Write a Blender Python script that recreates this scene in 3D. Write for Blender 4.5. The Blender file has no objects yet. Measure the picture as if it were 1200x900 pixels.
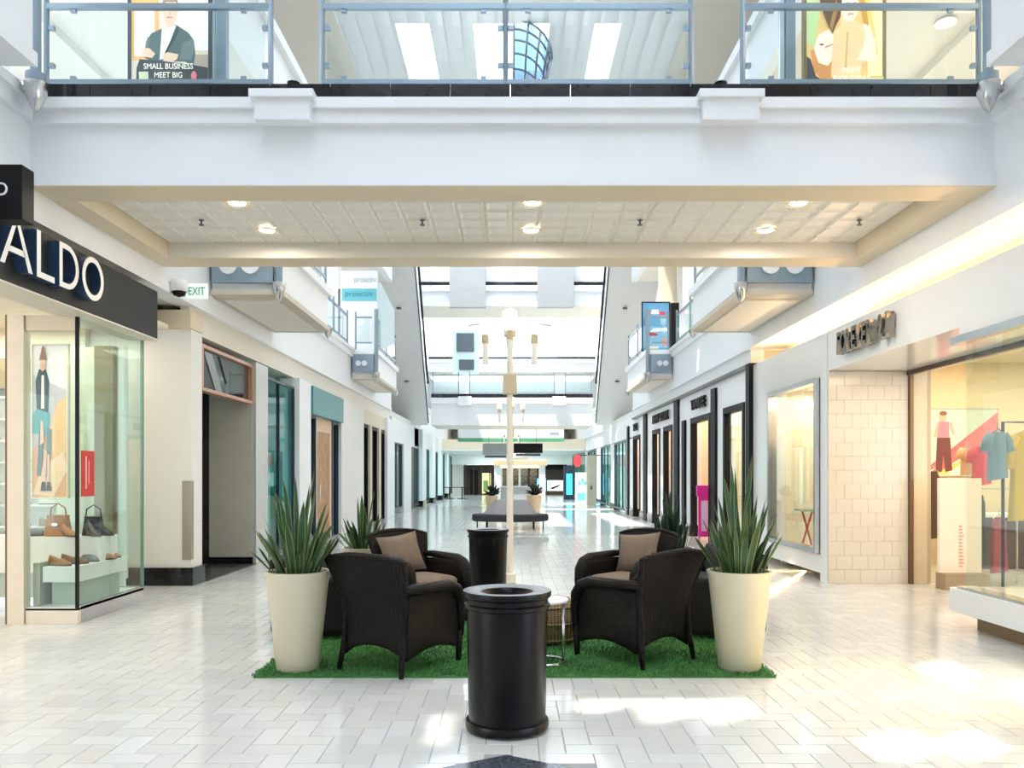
import bpy, math, random
from math import sin, cos, pi, radians as R
from mathutils import Vector, Matrix
random.seed(7)
sc = bpy.context.scene
C = sc.collection

# ------------------------------------------------------------------ camera
EYE = 1.55
cam_d = bpy.data.cameras.new('camera'); cam = bpy.data.objects.new('camera', cam_d); C.objects.link(cam)
cam.location = (0, 0, EYE); cam.rotation_euler = (R(90), 0, 0)
cam_d.sensor_width = 36; cam_d.lens = 36*950/1200; cam_d.shift_y = 106/1200; cam_d.clip_end = 400
sc.camera = cam
# ------------------------------------------------------------------ world and exposure
w = bpy.data.worlds.new('sky'); sc.world = w; w.use_nodes = True
bg = w.node_tree.nodes['Background']; bg.inputs[0].default_value = (0.80, 0.90, 1.0, 1); bg.inputs[1].default_value = 3.2
sc.view_settings.view_transform = 'Standard'; sc.view_settings.look = 'None'
sc.view_settings.exposure = 0.9; sc.view_settings.gamma = 1; sc.view_settings.use_curve_mapping = False
sc.cycles.max_bounces = 12; sc.cycles.diffuse_bounces = 6; sc.cycles.glossy_bounces = 5
sc.cycles.transparent_max_bounces = 24; sc.cycles.caustics_reflective = False; sc.cycles.caustics_refractive = False
sc.cycles.sample_clamp_indirect = 6
# sun; the near floor gets it only through gaps in the added louvres
sd = bpy.data.lights.new('sun', 'SUN'); sd.energy = 6; sd.color = (1, .95, .86); sd.angle = R(.8)
sun = bpy.data.objects.new('sun', sd); C.objects.link(sun)
SUN_DIR = Vector((0.30, 0.20, -1)).normalized()
sun.rotation_euler = SUN_DIR.to_track_quat('-Z', 'Y').to_euler()

def area(name, loc, size, energy, color, direction=(0, 0, -1)):
    d = bpy.data.lights.new(name, 'AREA'); d.shape = 'RECTANGLE'; d.size, d.size_y = size; d.energy = energy; d.color = color
    o = bpy.data.objects.new(name, d); C.objects.link(o); o.location = loc
    o.rotation_euler = Vector(direction).to_track_quat('-Z', 'Y').to_euler(); return o
WARM = (1, .86, .68); SOFT = (1, .9, .76)

# ------------------------------------------------------------------ materials
MATS = {}
def mat(name, col, rough=.6, metal=0, var=.03, scale=6, bump=0, spec=.5, coat=0, emit=None, es=0, bscale=40):
    if name in MATS: return MATS[name]
    m = bpy.data.materials.new(name); m.use_nodes = True; nt = m.node_tree; b = nt.nodes['Principled BSDF']
    b.inputs['Roughness'].default_value = rough; b.inputs['Metallic'].default_value = metal
    b.inputs['Specular IOR Level'].default_value = spec; b.inputs['Coat Weight'].default_value = coat
    tc = nt.nodes.new('ShaderNodeTexCoord'); nz = nt.nodes.new('ShaderNodeTexNoise'); nz.inputs['Scale'].default_value = scale
    nt.links.new(tc.outputs['Object'], nz.inputs['Vector'])
    cr = nt.nodes.new('ShaderNodeValToRGB'); e = cr.color_ramp.elements
    e[0].position = .3; e[1].position = .7
    e[0].color = tuple(max(0, c*(1-var)) for c in col[:3])+(1,); e[1].color = tuple(min(1, c*(1+var)) for c in col[:3])+(1,)
    nt.links.new(nz.outputs['Fac'], cr.inputs[0]); nt.links.new(cr.outputs[0], b.inputs['Base Color'])
    if bump:
        n2 = nt.nodes.new('ShaderNodeTexNoise'); n2.inputs['Scale'].default_value = bscale
        nt.links.new(tc.outputs['Object'], n2.inputs['Vector'])
        bp = nt.nodes.new('ShaderNodeBump'); bp.inputs['Strength'].default_value = bump; bp.inputs['Distance'].default_value = .01
        nt.links.new(n2.outputs['Fac'], bp.inputs['Height']); nt.links.new(bp.outputs[0], b.inputs['Normal'])
    if emit: b.inputs['Emission Color'].default_value = tuple(emit[:3])+(1,); b.inputs['Emission Strength'].default_value = es
    MATS[name] = m; return m
def glass(name, tint, refl=1.0, rough=.01):
    if name in MATS: return MATS[name]
    m = bpy.data.materials.new(name); m.use_nodes = True; nt = m.node_tree; nt.nodes.clear()
    out = nt.nodes.new('ShaderNodeOutputMaterial'); mx = nt.nodes.new('ShaderNodeMixShader')
    tr = nt.nodes.new('ShaderNodeBsdfTransparent'); tr.inputs[0].default_value = tuple(tint)+(1,)
    gl = nt.nodes.new('ShaderNodeBsdfGlossy'); gl.inputs['Roughness'].default_value = rough
    fr = nt.nodes.new('ShaderNodeLayerWeight'); fr.inputs['Blend'].default_value = .5
    pw = nt.nodes.new('ShaderNodeMath'); pw.operation = 'POWER'; pw.inputs[1].default_value = 4
    mu = nt.nodes.new('ShaderNodeMath'); mu.operation = 'MULTIPLY_ADD'; mu.inputs[1].default_value = .45*refl; mu.inputs[2].default_value = .025*refl; mu.use_clamp = True
    nt.links.new(fr.outputs['Facing'], pw.inputs[0]); nt.links.new(pw.outputs[0], mu.inputs[0]); nt.links.new(mu.outputs[0], mx.inputs[0])
    nt.links.new(tr.outputs[0], mx.inputs[1]); nt.links.new(gl.outputs[0], mx.inputs[2]); nt.links.new(mx.outputs[0], out.inputs[0])
    MATS[name] = m; return m
def wicker(name, c1, c2):
    if name in MATS: return MATS[name]
    m = bpy.data.materials.new(name); m.use_nodes = True; nt = m.node_tree; b = nt.nodes['Principled BSDF']
    b.inputs['Roughness'].default_value = .6; b.inputs['Specular IOR Level'].default_value = .2
    tc = nt.nodes.new('ShaderNodeTexCoord')
    outs = []
    for ax, sc_ in (('Z', 55), ('X', 34)):
        wv = nt.nodes.new('ShaderNodeTexWave'); wv.bands_direction = ax; wv.inputs['Scale'].default_value = sc_/6.28*2
        wv.inputs['Distortion'].default_value = .6; nt.links.new(tc.outputs['Object'], wv.inputs['Vector']); outs.append(wv)
    mu = nt.nodes.new('ShaderNodeMath'); mu.operation = 'MULTIPLY'
    nt.links.new(outs[0].outputs['Fac'], mu.inputs[0]); nt.links.new(outs[1].outputs['Fac'], mu.inputs[1])
    cr = nt.nodes.new('ShaderNodeValToRGB'); cr.color_ramp.elements[0].color = tuple(c1)+(1,); cr.color_ramp.elements[1].color = tuple(c2)+(1,)
    nt.links.new(mu.outputs[0], cr.inputs[0]); nt.links.new(cr.outputs[0], b.inputs['Base Color'])
    bp = nt.nodes.new('ShaderNodeBump'); bp.inputs['Strength'].default_value = .6; bp.inputs['Distance'].default_value = .006
    nt.links.new(mu.outputs[0], bp.inputs['Height']); nt.links.new(bp.outputs[0], b.inputs['Normal'])
    MATS[name] = m; return m
def tile_mat(name, base, rough):
    """glazed floor tile: each piece a little different, glossy with a faint grain"""
    if name in MATS: return MATS[name]
    m = bpy.data.materials.new(name); m.use_nodes = True; nt = m.node_tree; b = nt.nodes['Principled BSDF']
    oi = nt.nodes.new('ShaderNodeObjectInfo'); ge = nt.nodes.new('ShaderNodeNewGeometry')
    ad = nt.nodes.new('ShaderNodeMath'); ad.operation = 'ADD'; fr = nt.nodes.new('ShaderNodeMath'); fr.operation = 'FRACT'
    nt.links.new(oi.outputs['Random'], ad.inputs[0]); nt.links.new(ge.outputs['Random Per Island'], ad.inputs[1]); nt.links.new(ad.outputs[0], fr.inputs[0])
    cr = nt.nodes.new('ShaderNodeValToRGB'); e = cr.color_ramp.elements
    e[0].color = tuple(c*.92 for c in base)+(1,); e[1].color = tuple(min(1, c*1.04) for c in base)+(1,)
    x = e.new(.5); x.color = (base[0]*.97, base[1]*.96, base[2]*.92, 1)
    nt.links.new(fr.outputs[0], cr.inputs[0]); nt.links.new(cr.outputs[0], b.inputs['Base Color'])
    b.inputs['Roughness'].default_value = rough; b.inputs['Specular IOR Level'].default_value = .55
    nz = nt.nodes.new('ShaderNodeTexNoise'); nz.inputs['Scale'].default_value = 3
    tc = nt.nodes.new('ShaderNodeTexCoord'); nt.links.new(ge.outputs['Position'], nz.inputs['Vector'])
    bp = nt.nodes.new('ShaderNodeBump'); bp.inputs['Strength'].default_value = .05; bp.inputs['Distance'].default_value = .02
    nt.links.new(nz.outputs['Fac'], bp.inputs['Height']); nt.links.new(bp.outputs[0], b.inputs['Normal'])
    MATS[name] = m; return m
def brick_mat(name, base, joint, w_, h_, rough, mort=.004):
    if name in MATS: return MATS[name]
    m = bpy.data.materials.new(name); m.use_nodes = True; nt = m.node_tree; b = nt.nodes['Principled BSDF']
    ge = nt.nodes.new('ShaderNodeNewGeometry'); br = nt.nodes.new('ShaderNodeTexBrick')
    br.inputs['Color1'].default_value = tuple(base)+(1,); br.inputs['Color2'].default_value = tuple(c*.92 for c in base)+(1,)
    br.inputs['Mortar'].default_value = tuple(joint)+(1,); br.inputs['Scale'].default_value = 1
    br.inputs['Brick Width'].default_value = w_; br.inputs['Row Height'].default_value = h_; br.inputs['Mortar Size'].default_value = mort
    nt.links.new(ge.outputs['Position'], br.inputs['Vector']); nt.links.new(br.outputs['Color'], b.inputs['Base Color'])
    b.inputs['Roughness'].default_value = rough
    nz = nt.nodes.new('ShaderNodeTexNoise'); nz.inputs['Scale'].default_value = 3; nt.links.new(ge.outputs['Position'], nz.inputs['Vector'])
    bp = nt.nodes.new('ShaderNodeBump'); bp.inputs['Strength'].default_value = .05; bp.inputs['Distance'].default_value = .02
    nt.links.new(nz.outputs['Fac'], bp.inputs['Height']); nt.links.new(bp.outputs[0], b.inputs['Normal'])
    MATS[name] = m; return m

WHITE = mat('white_paint', (.88, .905, .94), .45, var=.01, scale=2)
CREAM = mat('cream_paint', (.80, .76, .68), .5, var=.01, scale=2)
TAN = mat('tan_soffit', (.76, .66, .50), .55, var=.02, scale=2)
TINP = mat('pressed_ceiling', (.88, .86, .81), .35, var=.02, scale=9, bump=.2)
IVORY = mat('ivory_wall', (.80, .80, .775), .45, var=.015, scale=2)
GLOSSW = mat('gloss_white_panel', (.84, .85, .85), .12, var=.01, scale=1.5, spec=.6)
BLACK = mat('black_granite', (.012, .013, .016), .08, var=.15, scale=8)
BLACKP = mat('black_paint', (.008, .008, .009), .5, var=.1, spec=.2)
CHAR = mat('charcoal_band', (.028, .030, .033), .5, var=.06, spec=.25)
STEEL = mat('blue_grey_steel', (.27, .35, .42), .35, metal=.5, var=.04)
CHROME = mat('brushed_steel', (.62, .63, .64), .22, metal=1, var=.05)
DSTEEL = mat('dark_steel', (.10, .12, .14), .35, metal=.6)
GCLEAR = glass('clear_glass', (.93, .97, .965), 1.2)
GGREEN = glass('greenish_shop_glass', (.90, .955, .935), .8)
GTEAL = glass('teal_glass', (.60, .88, .87), 1.2)
GBLUE = glass('blue_skylight_glass', (.13, .21, .34), 1)
GWARM = glass('amber_lit_shop_glass', (.96, .97, .94), 1.2)
GROUT = mat('grey_grout', (.30, .30, .30), .8)

# ------------------------------------------------------------------ mesh helpers
class MB:
    def __init__(s): s.v = []; s.f = []; s.mi = []; s.m = 0
    def add(s, vs, fs):
        n = len(s.v); s.v += [tuple(v) for v in vs]; s.f += [tuple(i+n for i in f) for f in fs]; s.mi += [s.m]*len(fs); return s
    def box(s, x0, x1, y0, y1, z0, z1):
        x0, x1 = min(x0, x1), max(x0, x1); y0, y1 = min(y0, y1), max(y0, y1); z0, z1 = min(z0, z1), max(z0, z1)
        return s.add([(x, y, z) for x in (x0, x1) for y in (y0, y1) for z in (z0, z1)],
                     [(0, 1, 3, 2), (4, 6, 7, 5), (0, 4, 5, 1), (2, 3, 7, 6), (0, 2, 6, 4), (1, 5, 7, 3)])
    def cbox(s, c, sz, rz=0, rx=0, ry=0):
        M = Matrix.Translation(c) @ Matrix.Rotation(rz, 4, 'Z') @ Matrix.Rotation(ry, 4, 'Y') @ Matrix.Rotation(rx, 4, 'X')
        hx, hy, hz = sz[0]/2, sz[1]/2, sz[2]/2
        return s.add([M @ Vector((x, y, z)) for x in (-hx, hx) for y in (-hy, hy) for z in (-hz, hz)],
                     [(0, 1, 3, 2), (4, 6, 7, 5), (0, 4, 5, 1), (2, 3, 7, 6), (0, 2, 6, 4), (1, 5, 7, 3)])
    def tube(s, pts, r, n=8, caps=True, flat=1.0):
        pts = [Vector(p) for p in pts]; rs = r if isinstance(r, (list, tuple)) else [r]*len(pts); vs = []
        t0 = (pts[1]-pts[0]).normalized(); up = Vector((0, 0, 1)) if abs(t0.z) < .9 else Vector((1, 0, 0))
        a = t0.cross(up).normalized()
        for i, p in enumerate(pts):
            t = (pts[min(i+1, len(pts)-1)]-pts[max(i-1, 0)]).normalized()
            a = (a - t*a.dot(t)).normalized(); b = t.cross(a)
            vs += [p + a*cos(2*pi*k/n)*rs[i] + b*sin(2*pi*k/n)*rs[i]*flat for k in range(n)]
        fs = [(i*n+k, i*n+(k+1) % n, (i+1)*n+(k+1) % n, (i+1)*n+k) for i in range(len(pts)-1) for k in range(n)]
        if caps: fs += [tuple(range(n))[::-1], tuple(range((len(pts)-1)*n, len(pts)*n))]
        return s.add(vs, fs)
    def lathe(s, prof, n=32, c=(0, 0, 0), caps=True):
        vs = [(c[0]+r*cos(2*pi*k/n), c[1]+r*sin(2*pi*k/n), c[2]+z) for r, z in prof for k in range(n)]
        fs = [(i*n+k, i*n+(k+1) % n, (i+1)*n+(k+1) % n, (i+1)*n+k) for i in range(len(prof)-1) for k in range(n)]
        if caps and prof[0][0] > 0: fs.append(tuple(range(n))[::-1])
        if caps and prof[-1][0] > 0: fs.append(tuple(range((len(prof)-1)*n, len(prof)*n)))
        return s.add(vs, fs)
    def prism(s, poly, d0, d1, f):
        """poly of 2-D points extruded from d0 to d1; f(a, b, d) gives the 3-D point"""
        n = len(poly); vs = [f(a, b, d0) for a, b in poly]+[f(a, b, d1) for a, b in poly]
        return s.add(vs, [tuple(range(n)), tuple(range(2*n-1, n-1, -1))]+[(i, i+n, (i+1) % n+n, (i+1) % n) for i in range(n)])
    def grid(s, nu, nv, f):
        vs = [f(i/nu, j/nv) for j in range(nv+1) for i in range(nu+1)]
        return s.add(vs, [(j*(nu+1)+i, j*(nu+1)+i+1, (j+1)*(nu+1)+i+1, (j+1)*(nu+1)+i) for j in range(nv) for i in range(nu)])
    def mesh(s, name, mats, smooth=False):
        me = bpy.data.meshes.new(name); me.from_pydata(s.v, [], s.f)
        for m in (mats if isinstance(mats, (list, tuple)) else [mats]): me.materials.append(m)
        me.polygons.foreach_set('material_index', s.mi)
        if smooth: me.polygons.foreach_set('use_smooth', [True]*len(me.polygons))
        import bmesh
        bm = bmesh.new(); bm.from_mesh(me); bmesh.ops.recalc_face_normals(bm, faces=bm.faces); bm.to_mesh(me); bm.free()
        return me
    def build(s, name, mats, parent=None, smooth=False, bevel=0, solid=0, sub=0, kind=None, label=None, auto=False, seg=2):
        xs, ys, zs = zip(*s.v)
        c = Vector(((min(xs)+max(xs))/2, (min(ys)+max(ys))/2, min(zs)))
        if parent is not None and parent.get('_w'): off = parent_world(parent)
        else: off = Vector((0, 0, 0))
        s.v = [tuple(Vector(v)-c) for v in s.v]
        me = s.mesh(name, mats, smooth)
        o = bpy.data.objects.new(name, me); C.objects.link(o); o.location = c-off
        if parent is not None:
            o.parent = parent
            if parent.get('_w'): o['_w'] = 1
        if solid: md = o.modifiers.new('solid', 'SOLIDIFY'); md.thickness = solid; md.offset = 0
        if bevel: md = o.modifiers.new('bevel', 'BEVEL'); md.width = bevel; md.segments = seg; md.limit_method = 'ANGLE'
        if sub: md = o.modifiers.new('sub', 'SUBSURF'); md.levels = sub; md.render_levels = sub
        if smooth and auto:
            try: me.set_sharp_from_angle(angle=R(40))
            except Exception: pass
        if kind: o['kind'] = kind
        if label: o['label'] = label
        return o
def parent_world(p):
    v = Vector((0, 0, 0))
    while p is not None: v += p.location; p = p.parent
    return v
def empty(name, loc=(0, 0, 0), rz=0, world=True):
    o = bpy.data.objects.new(name, None); C.objects.link(o); o.location = loc; o.rotation_euler = (0, 0, rz); o.empty_display_size = .1
    if world and rz == 0: o['_w'] = 1
    return o
def tag(o, label, cat, group=None):
    o['label'] = label; o['category'] = cat
    if group: o['group'] = group
    return o
def thing(name, label, cat, loc=(0, 0, 0), rz=0, group=None, world=True): return tag(empty(name, loc, rz, world), label, cat, group)
def copy_tree(o, parent=None):
    c = o.copy(); C.objects.link(c)
    if parent is not None: c.parent = parent
    for ch in o.children: copy_tree(ch, c)
    return c
def S(name, mb, m, parent=None, **k):
    return mb.build(name, m, parent, kind=None if parent is not None else 'structure', **k)
def B(*a): return MB().box(*a)
def text_mesh(txt, size, extrude, offset=0):
    cu = bpy.data.curves.new('text', 'FONT'); cu.body = txt; cu.size = size; cu.extrude = extrude; cu.align_x = 'CENTER'; cu.offset = offset
    cu.resolution_u = 3
    o = bpy.data.objects.new('t', cu); C.objects.link(o); bpy.context.view_layer.update()
    me = bpy.data.meshes.new_from_object(o.evaluated_get(bpy.context.evaluated_depsgraph_get()))
    bpy.data.objects.remove(o); return me
def text(name, txt, size, extrude, loc, rz, m, parent, stretch=1.0, offset=0):
    """upright lettering; rz=0 faces the camera (-Y); rz=90 deg faces +X; rz=-90 deg faces -X"""
    me = text_mesh(txt, size, extrude, offset); me.transform(Matrix.Scale(stretch, 4, (1, 0, 0))); me.materials.clear(); me.materials.append(m)
    o = bpy.data.objects.new(name, me); C.objects.link(o); o.rotation_euler = (R(90), 0, rz)
    o.location = Vector(loc)-(parent_world(parent) if parent is not None else Vector((0, 0, 0)))
    if parent is not None: o.parent = parent
    return o

# ================================================================== FLOOR
floor = S('floor', B(-14, 14, -8, 21, -.2, -.004), GROUT); floor['_w'] = 1
FARF = brick_mat('far_floor_tiles', (.64, .645, .635), (.53, .53, .52), .30, .15, .13, .005)
S('floor_surface', B(-14, 14, 21, 100, -.2, 0), FARF, floor)
TILE = tile_mat('glazed_floor_tile', (.64, .645, .635), .12)
def tile_pts(x0, x1, y0, y1, g=.0022, b=.0022):
    x0 += g; x1 -= g; y0 += g; y1 -= g
    return [(x0, y0, -.004), (x1, y0, -.004), (x1, y1, -.004), (x0, y1, -.004), (x0+b, y0+b, 0), (x1-b, y0+b, 0), (x1-b, y1-b, 0), (x0+b, y1-b, 0)]
TF = [(4, 5, 6, 7), (0, 1, 5, 4), (1, 2, 6, 5), (2, 3, 7, 6), (3, 0, 4, 7)]
TW = .15
DC = (-.03, 4.12)     # dark diamond inlay centre
def in_diamond(x, y): return abs(x-DC[0])/.60+abs(y-DC[1])/.36 < 1.0
tiles = []
for i in range(-60, 60):
    for j in range(0, 145):
        # herringbone of 1:2 tiles, laid square to the mall
        k = (i+j) % 4 if False else (i-j) % 4
        x = i*TW; y = j*TW
        if k == 0: t = (x, x+2*TW, y, y+TW)
        elif k == 2: t = (x, x+TW, y, y+2*TW) if False else None
        else: t = None
        if t: tiles.append(t)
        if (i-j) % 4 == 3: tiles.append((x, x+TW, y-TW, y+TW) if False else (x, x+TW, y, y+2*TW))
tiles = [t for t in tiles if t[0] > -8.2 and t[1] < 8.2 and t[2] > 1.0 and t[3] < 21.01]
def vis(t):
    cx, cy = (t[0]+t[1])/2, (t[2]+t[3])/2
    return cy > 4.25 and abs(cx) < .66*cy
rest = MB()
bright = sorted([t for t in tiles if vis(t) and not in_diamond((t[0]+t[1])/2, (t[2]+t[3])/2)], key=lambda t: t[2])
near = set(bright[:300]); hm = MB(); vm = MB()
hme = MB().add([(a-TW, b-TW/2, c) for a, b, c in tile_pts(0, 2*TW, 0, TW)], TF).mesh('tile_across', TILE)
vme = MB().add([(a-TW/2, b-TW, c) for a, b, c in tile_pts(0, TW, 0, 2*TW)], TF).mesh('tile_along', TILE)
for t in tiles:
    cx, cy = (t[0]+t[1])/2, (t[2]+t[3])/2
    if in_diamond(cx, cy): continue
    if t in near:
        o = bpy.data.objects.new('tile', hme if t[1]-t[0] > TW*1.5 else vme); C.objects.link(o); o.parent = floor
        o.location = Vector((cx, cy, 0))-floor.location
    else: rest.add(tile_pts(*t), TF)
floor['_w'] = 1
S('tile_field', rest, TILE, floor)['kind'] = 'stuff'
dm = MB()
dm.prism([(DC[0], DC[1]-.36), (DC[0]+.62, DC[1]), (DC[0], DC[1]+.36), (DC[0]-.62, DC[1])], -.004, .0012, lambda a, b, d: (a, b, d))
S('diamond_inlay', dm, mat('dark_slate_inlay', (.06, .07, .09), .2, var=.4, scale=60), floor, label='dark slate diamond set in the pale tiles')

# ================================================================== GALLERIES, ROOF, BRIDGES
def side_boxes(mb, s, x0, x1, y0, y1, z0, z1): return mb.box(s*x0, s*x1, y0, y1, z0, z1)
def fascia(s, xf, y0, y1, zb, zt, name):
    """stepped upstand of a gallery edge seen from the mall (s=-1 left, 1 right)"""
    m = MB()
    m.box(s*xf, s*(xf+.25), y0, y1, zb, zt-.02); m.box(s*(xf-.02), s*xf, y0, y1, zb, zb+.10)
    m.box(s*(xf-.07), s*xf, y0, y1, zt-.23, zt-.09); m.box(s*(xf-.12), s*xf, y0, y1, zt-.09, zt)
    return S(name, m, WHITE)
for s, nm in ((-1, 'left'), (1, 'right')):
    # level-two slab (also the ceiling of the ground-floor shops)
    S('ceiling_'+nm, MB().box(s*4.62, s*14, -8, 29.8, 3.92, 4.99), IVORY)
    S('ceiling_'+nm, MB().box(s*6.0, s*14, 29.8, 39.4, 3.92, 4.99).box(s*4.5, s*6.0, 29.8, 39.4, 3.72, 3.92), IVORY)
    S('ceiling_'+nm, MB().box(s*4.5, s*14, 39.4, 62, 3.72, 4.99), IVORY)
    fascia(s, 4.44, -8, 29.8, 3.90, 5.01, 'trim_'+('1' if s < 0 else '2'))
    fascia(s, 4.44, 39.4, 62, 3.70, 5.01, 'trim_'+('3' if s < 0 else '4'))
    # level-two back walls, level-three slab, roofs
    S('wall_'+nm, MB().box(s*9.0, s*9.2, -8, 62, 4.99, 13.5), IVORY)
    S('ceiling_'+nm, MB().box(s*4.5, s*14, -8, 29.8, 8.65, 9.0).box(s*6, s*14, 29.8, 62, 8.65, 9.0).box(s*7.2, s*7.55, -8, 29.8, 8.5, 8.65), IVORY if s < 0 else CREAM)
    area('gallery_lamp', (s*6.9, 15, 8.45), (1.2, 24), 330, (.9, .96, 1) if s < 0 else (1, .9, .76))  # added fill to brighten the gallery ceiling, no fixture modelled
    S('trim_'+('5' if s < 0 else '6'), MB().box(s*4.4, s*4.6, -8, 29.8, 8.62, 9.85).box(s*4.3, s*4.4, -8, 29.8, 9.6, 9.8), WHITE)
    S('ceiling_'+nm, MB().box(s*4.6, s*14, -8, 96, 13.5, 13.8), CREAM)
roof = S('ceiling_beam', MB().box(-4.6, 4.6, 17.6, 21.4, 13.45, 14.0).box(-4.6, 4.6, 30, 32.5, 13.45, 14).box(-4.6, 4.6, 45, 46, 13.4, 14).box(-4.6, 4.6, 60, 61, 13.4, 14).box(-4.6, 4.6, 74, 75, 13.4, 14)  # first beam widened out of view to keep sun off the floor
         .box(-4.6, -3.1, 21.4, 30, 13.5, 14).box(-2.2, -1.03, 21.4, 30, 13.5, 14).box(1.0, 2.2, 21.4, 30, 13.5, 14).box(2.9, 4.6, 21.4, 30, 13.5, 14)
         .box(0, 1.0, 25, 30, 13.5, 14), WHITE)
S('wall_back', B(-14, 14, -8.2, -8, 0, 14), IVORY)  # unseen wall added behind the camera for the reflections; the mall continues there
S('wall_far', MB().box(-14, 14, 62, 62.3, 2.35, 8.65).box(-14, -8, 62, 62.3, 0, 2.35).box(8, 14, 62, 62.3, 0, 2.35), IVORY)
S('wall_far', MB().box(-14, 14, 96, 96.3, 0, 13.8), WHITE)
# roof ribs over the near nave; the added sun-blocking louvres come last
ribs = MB()
for y in (-7.5, -4, -.5, 3, 6.5, 10, 13.5, 17): ribs.box(-4.6, 4.6, y-.12, y+.12, 13.4, 14)
S('ceiling_ribs', ribs, WHITE)

# bridge over the mall -------------------------------------------------
br = thing('footbridge', 'white footbridge with stepped cornice spanning the mall overhead', 'bridge', (0, 8.9, 4.2))
MB().box(-4.44, 4.44, 7.47, 7.84, 4.2, 4.97).build('beam', WHITE, br)
MB().box(-4.44, 4.44, 9.9, 10.3, 4.2, 5.0).build('beam', CREAM, br)
MB().box(-4.44, 4.44, 7.43, 7.47, 4.2, 4.31).build('lower_band', WHITE, br)
MB().box(-4.44, 4.44, 7.40, 7.47, 4.76, 4.88).build('cornice', WHITE, br)
MB().box(-4.44, 4.44, 7.35, 7.47, 4.88, 4.975).build('cornice', WHITE, br)
MB().box(-4.44, 4.44, 7.435, 7.84, 4.192, 4.2).build('soffit_strip', TAN, br)
MB().box(-4.44, 4.44, 9.9, 10.32, 4.192, 4.2).build('soffit_strip', TAN, br)
for s in (-1, 1): MB().box(s*4.2, s*4.44, 7.84, 9.9, 4.19, 4.45).build('side_soffit', TAN, br)
MB().box(-4.44, 4.44, 7.84, 9.9, 4.40, 5.0).build('deck', CREAM, br)
pm = MB()
pm.add([(-.147, -.142, .02), (.147, -.142, .02), (.147, .142, .02), (-.147, .142, .02), (-.12, -.115, .0), (.12, -.115, .0), (.12, .115, .0), (-.12, .115, .0),
        (-.09, -.085, .012), (.09, -.085, .012), (.09, .085, .012), (-.09, .085, .012)],
       [(0, 1, 5, 4), (1, 2, 6, 5), (2, 3, 7, 6), (3, 0, 4, 7), (4, 5, 9, 8), (5, 6, 10, 9), (6, 7, 11, 10), (7, 4, 8, 11), (8, 9, 10, 11), (0, 3, 2, 1)])
pme = pm.mesh('ceiling_panel', TINP)
for i in range(28):
    for j in range(7):
        o = bpy.data.objects.new('ceiling_panel', pme); C.objects.link(o); o.parent = br
        o.location = Vector((-4.05+i*.3, 7.99+j*.294, 4.378))-br.location
        o.rotation_euler = (random.uniform(-.012, .012), random.uniform(-.012, .012), 0)
for x0, x1 in ((-2.335, -1.80), (1.70, 2.24)):
    b_ = MB().box(x0+.02, x1-.02, 7.28, 7.40, 4.74, 4.93).build('bracket', WHITE, br)
    MB().box(x0-.02, x1+.02, 7.24, 7.42, 4.93, 5.0).build('bracket_cap', WHITE, br)
cx = -4.42
while cx < 4.3:
    MB().box(cx, min(cx+.545, 4.42), 7.44, 7.54, 4.975, 5.135).build('curb_tile', BLACK, br); cx += .551
# floor finish of the bridge deck
MB().box(-4.44, 4.44, 7.62, 10.28, 5.0, 5.02).build('deck_floor', GLOSSW, br)

def railing(label, pts, zb, panes, posts, h=1.05, group=None, mid=.88):
    """glass railing between two points, posts and panes given as fractions of metres along it"""
    (x0, y0), (x1, y1) = pts; L = math.hypot(x1-x0, y1-y0); ux, uy = (x1-x0)/L, (y1-y0)/L; a = math.atan2(uy, ux)
    t = thing('glass_railing', label, 'railing', ((x0+x1)/2, (y0+y1)/2, zb), 0, group)
    P = lambda u, z: (x0+ux*u, y0+uy*u, z)
    for u in posts: MB().tube([P(u, zb), P(u, zb+h)], .026, 8).build('post', STEEL, t, smooth=True, auto=True)
    for (u0, u1) in panes:
        g = MB().cbox(P((u0+u1)/2, zb+(.21+mid)/2), (u1-u0-.10, .012, mid-.21), a).build('pane', GCLEAR, t)
        MB().cbox(P((u0+u1)/2, zb+.20), (u1-u0, .04, .035), a).build('bottom_rail', STEEL, t)
        MB().cbox(P((u0+u1)/2, zb+mid+.02), (u1-u0, .045, .05), a).build('top_rail', STEEL, t)
        if y0 > 8: continue
        for z in (.35, .70):
            for u in (u0+.05, u1-.05): MB().cbox(P(u, zb+z), (.05, .04, .04), a).build('pane_clip', STEEL, g)
        for f in (.12, .88):
            for z in (.235, mid-.02): MB().cbox(P(u0+(u1-u0)*f, zb+z), (.05, .03, .03), a).build('pane_clip', STEEL, g)
    return t
railing('steel and glass railing along the front edge of the footbridge', ((-4.42, 7.56), (4.42, 7.56)), 5.01,
        [(.08, 2.17), (2.65, 4.36), (4.36, 6.09), (6.57, 8.77)], [.08, 2.17, 2.65, 4.36, 6.09, 6.57, 8.77])
railing('steel and glass railing along the rear edge of the footbridge', ((-4.42, 10.2), (4.42, 10.2)), 5.01,
        [(.05, 4.42), (4.42, 8.79)], [.05, 4.42, 8.79])
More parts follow.
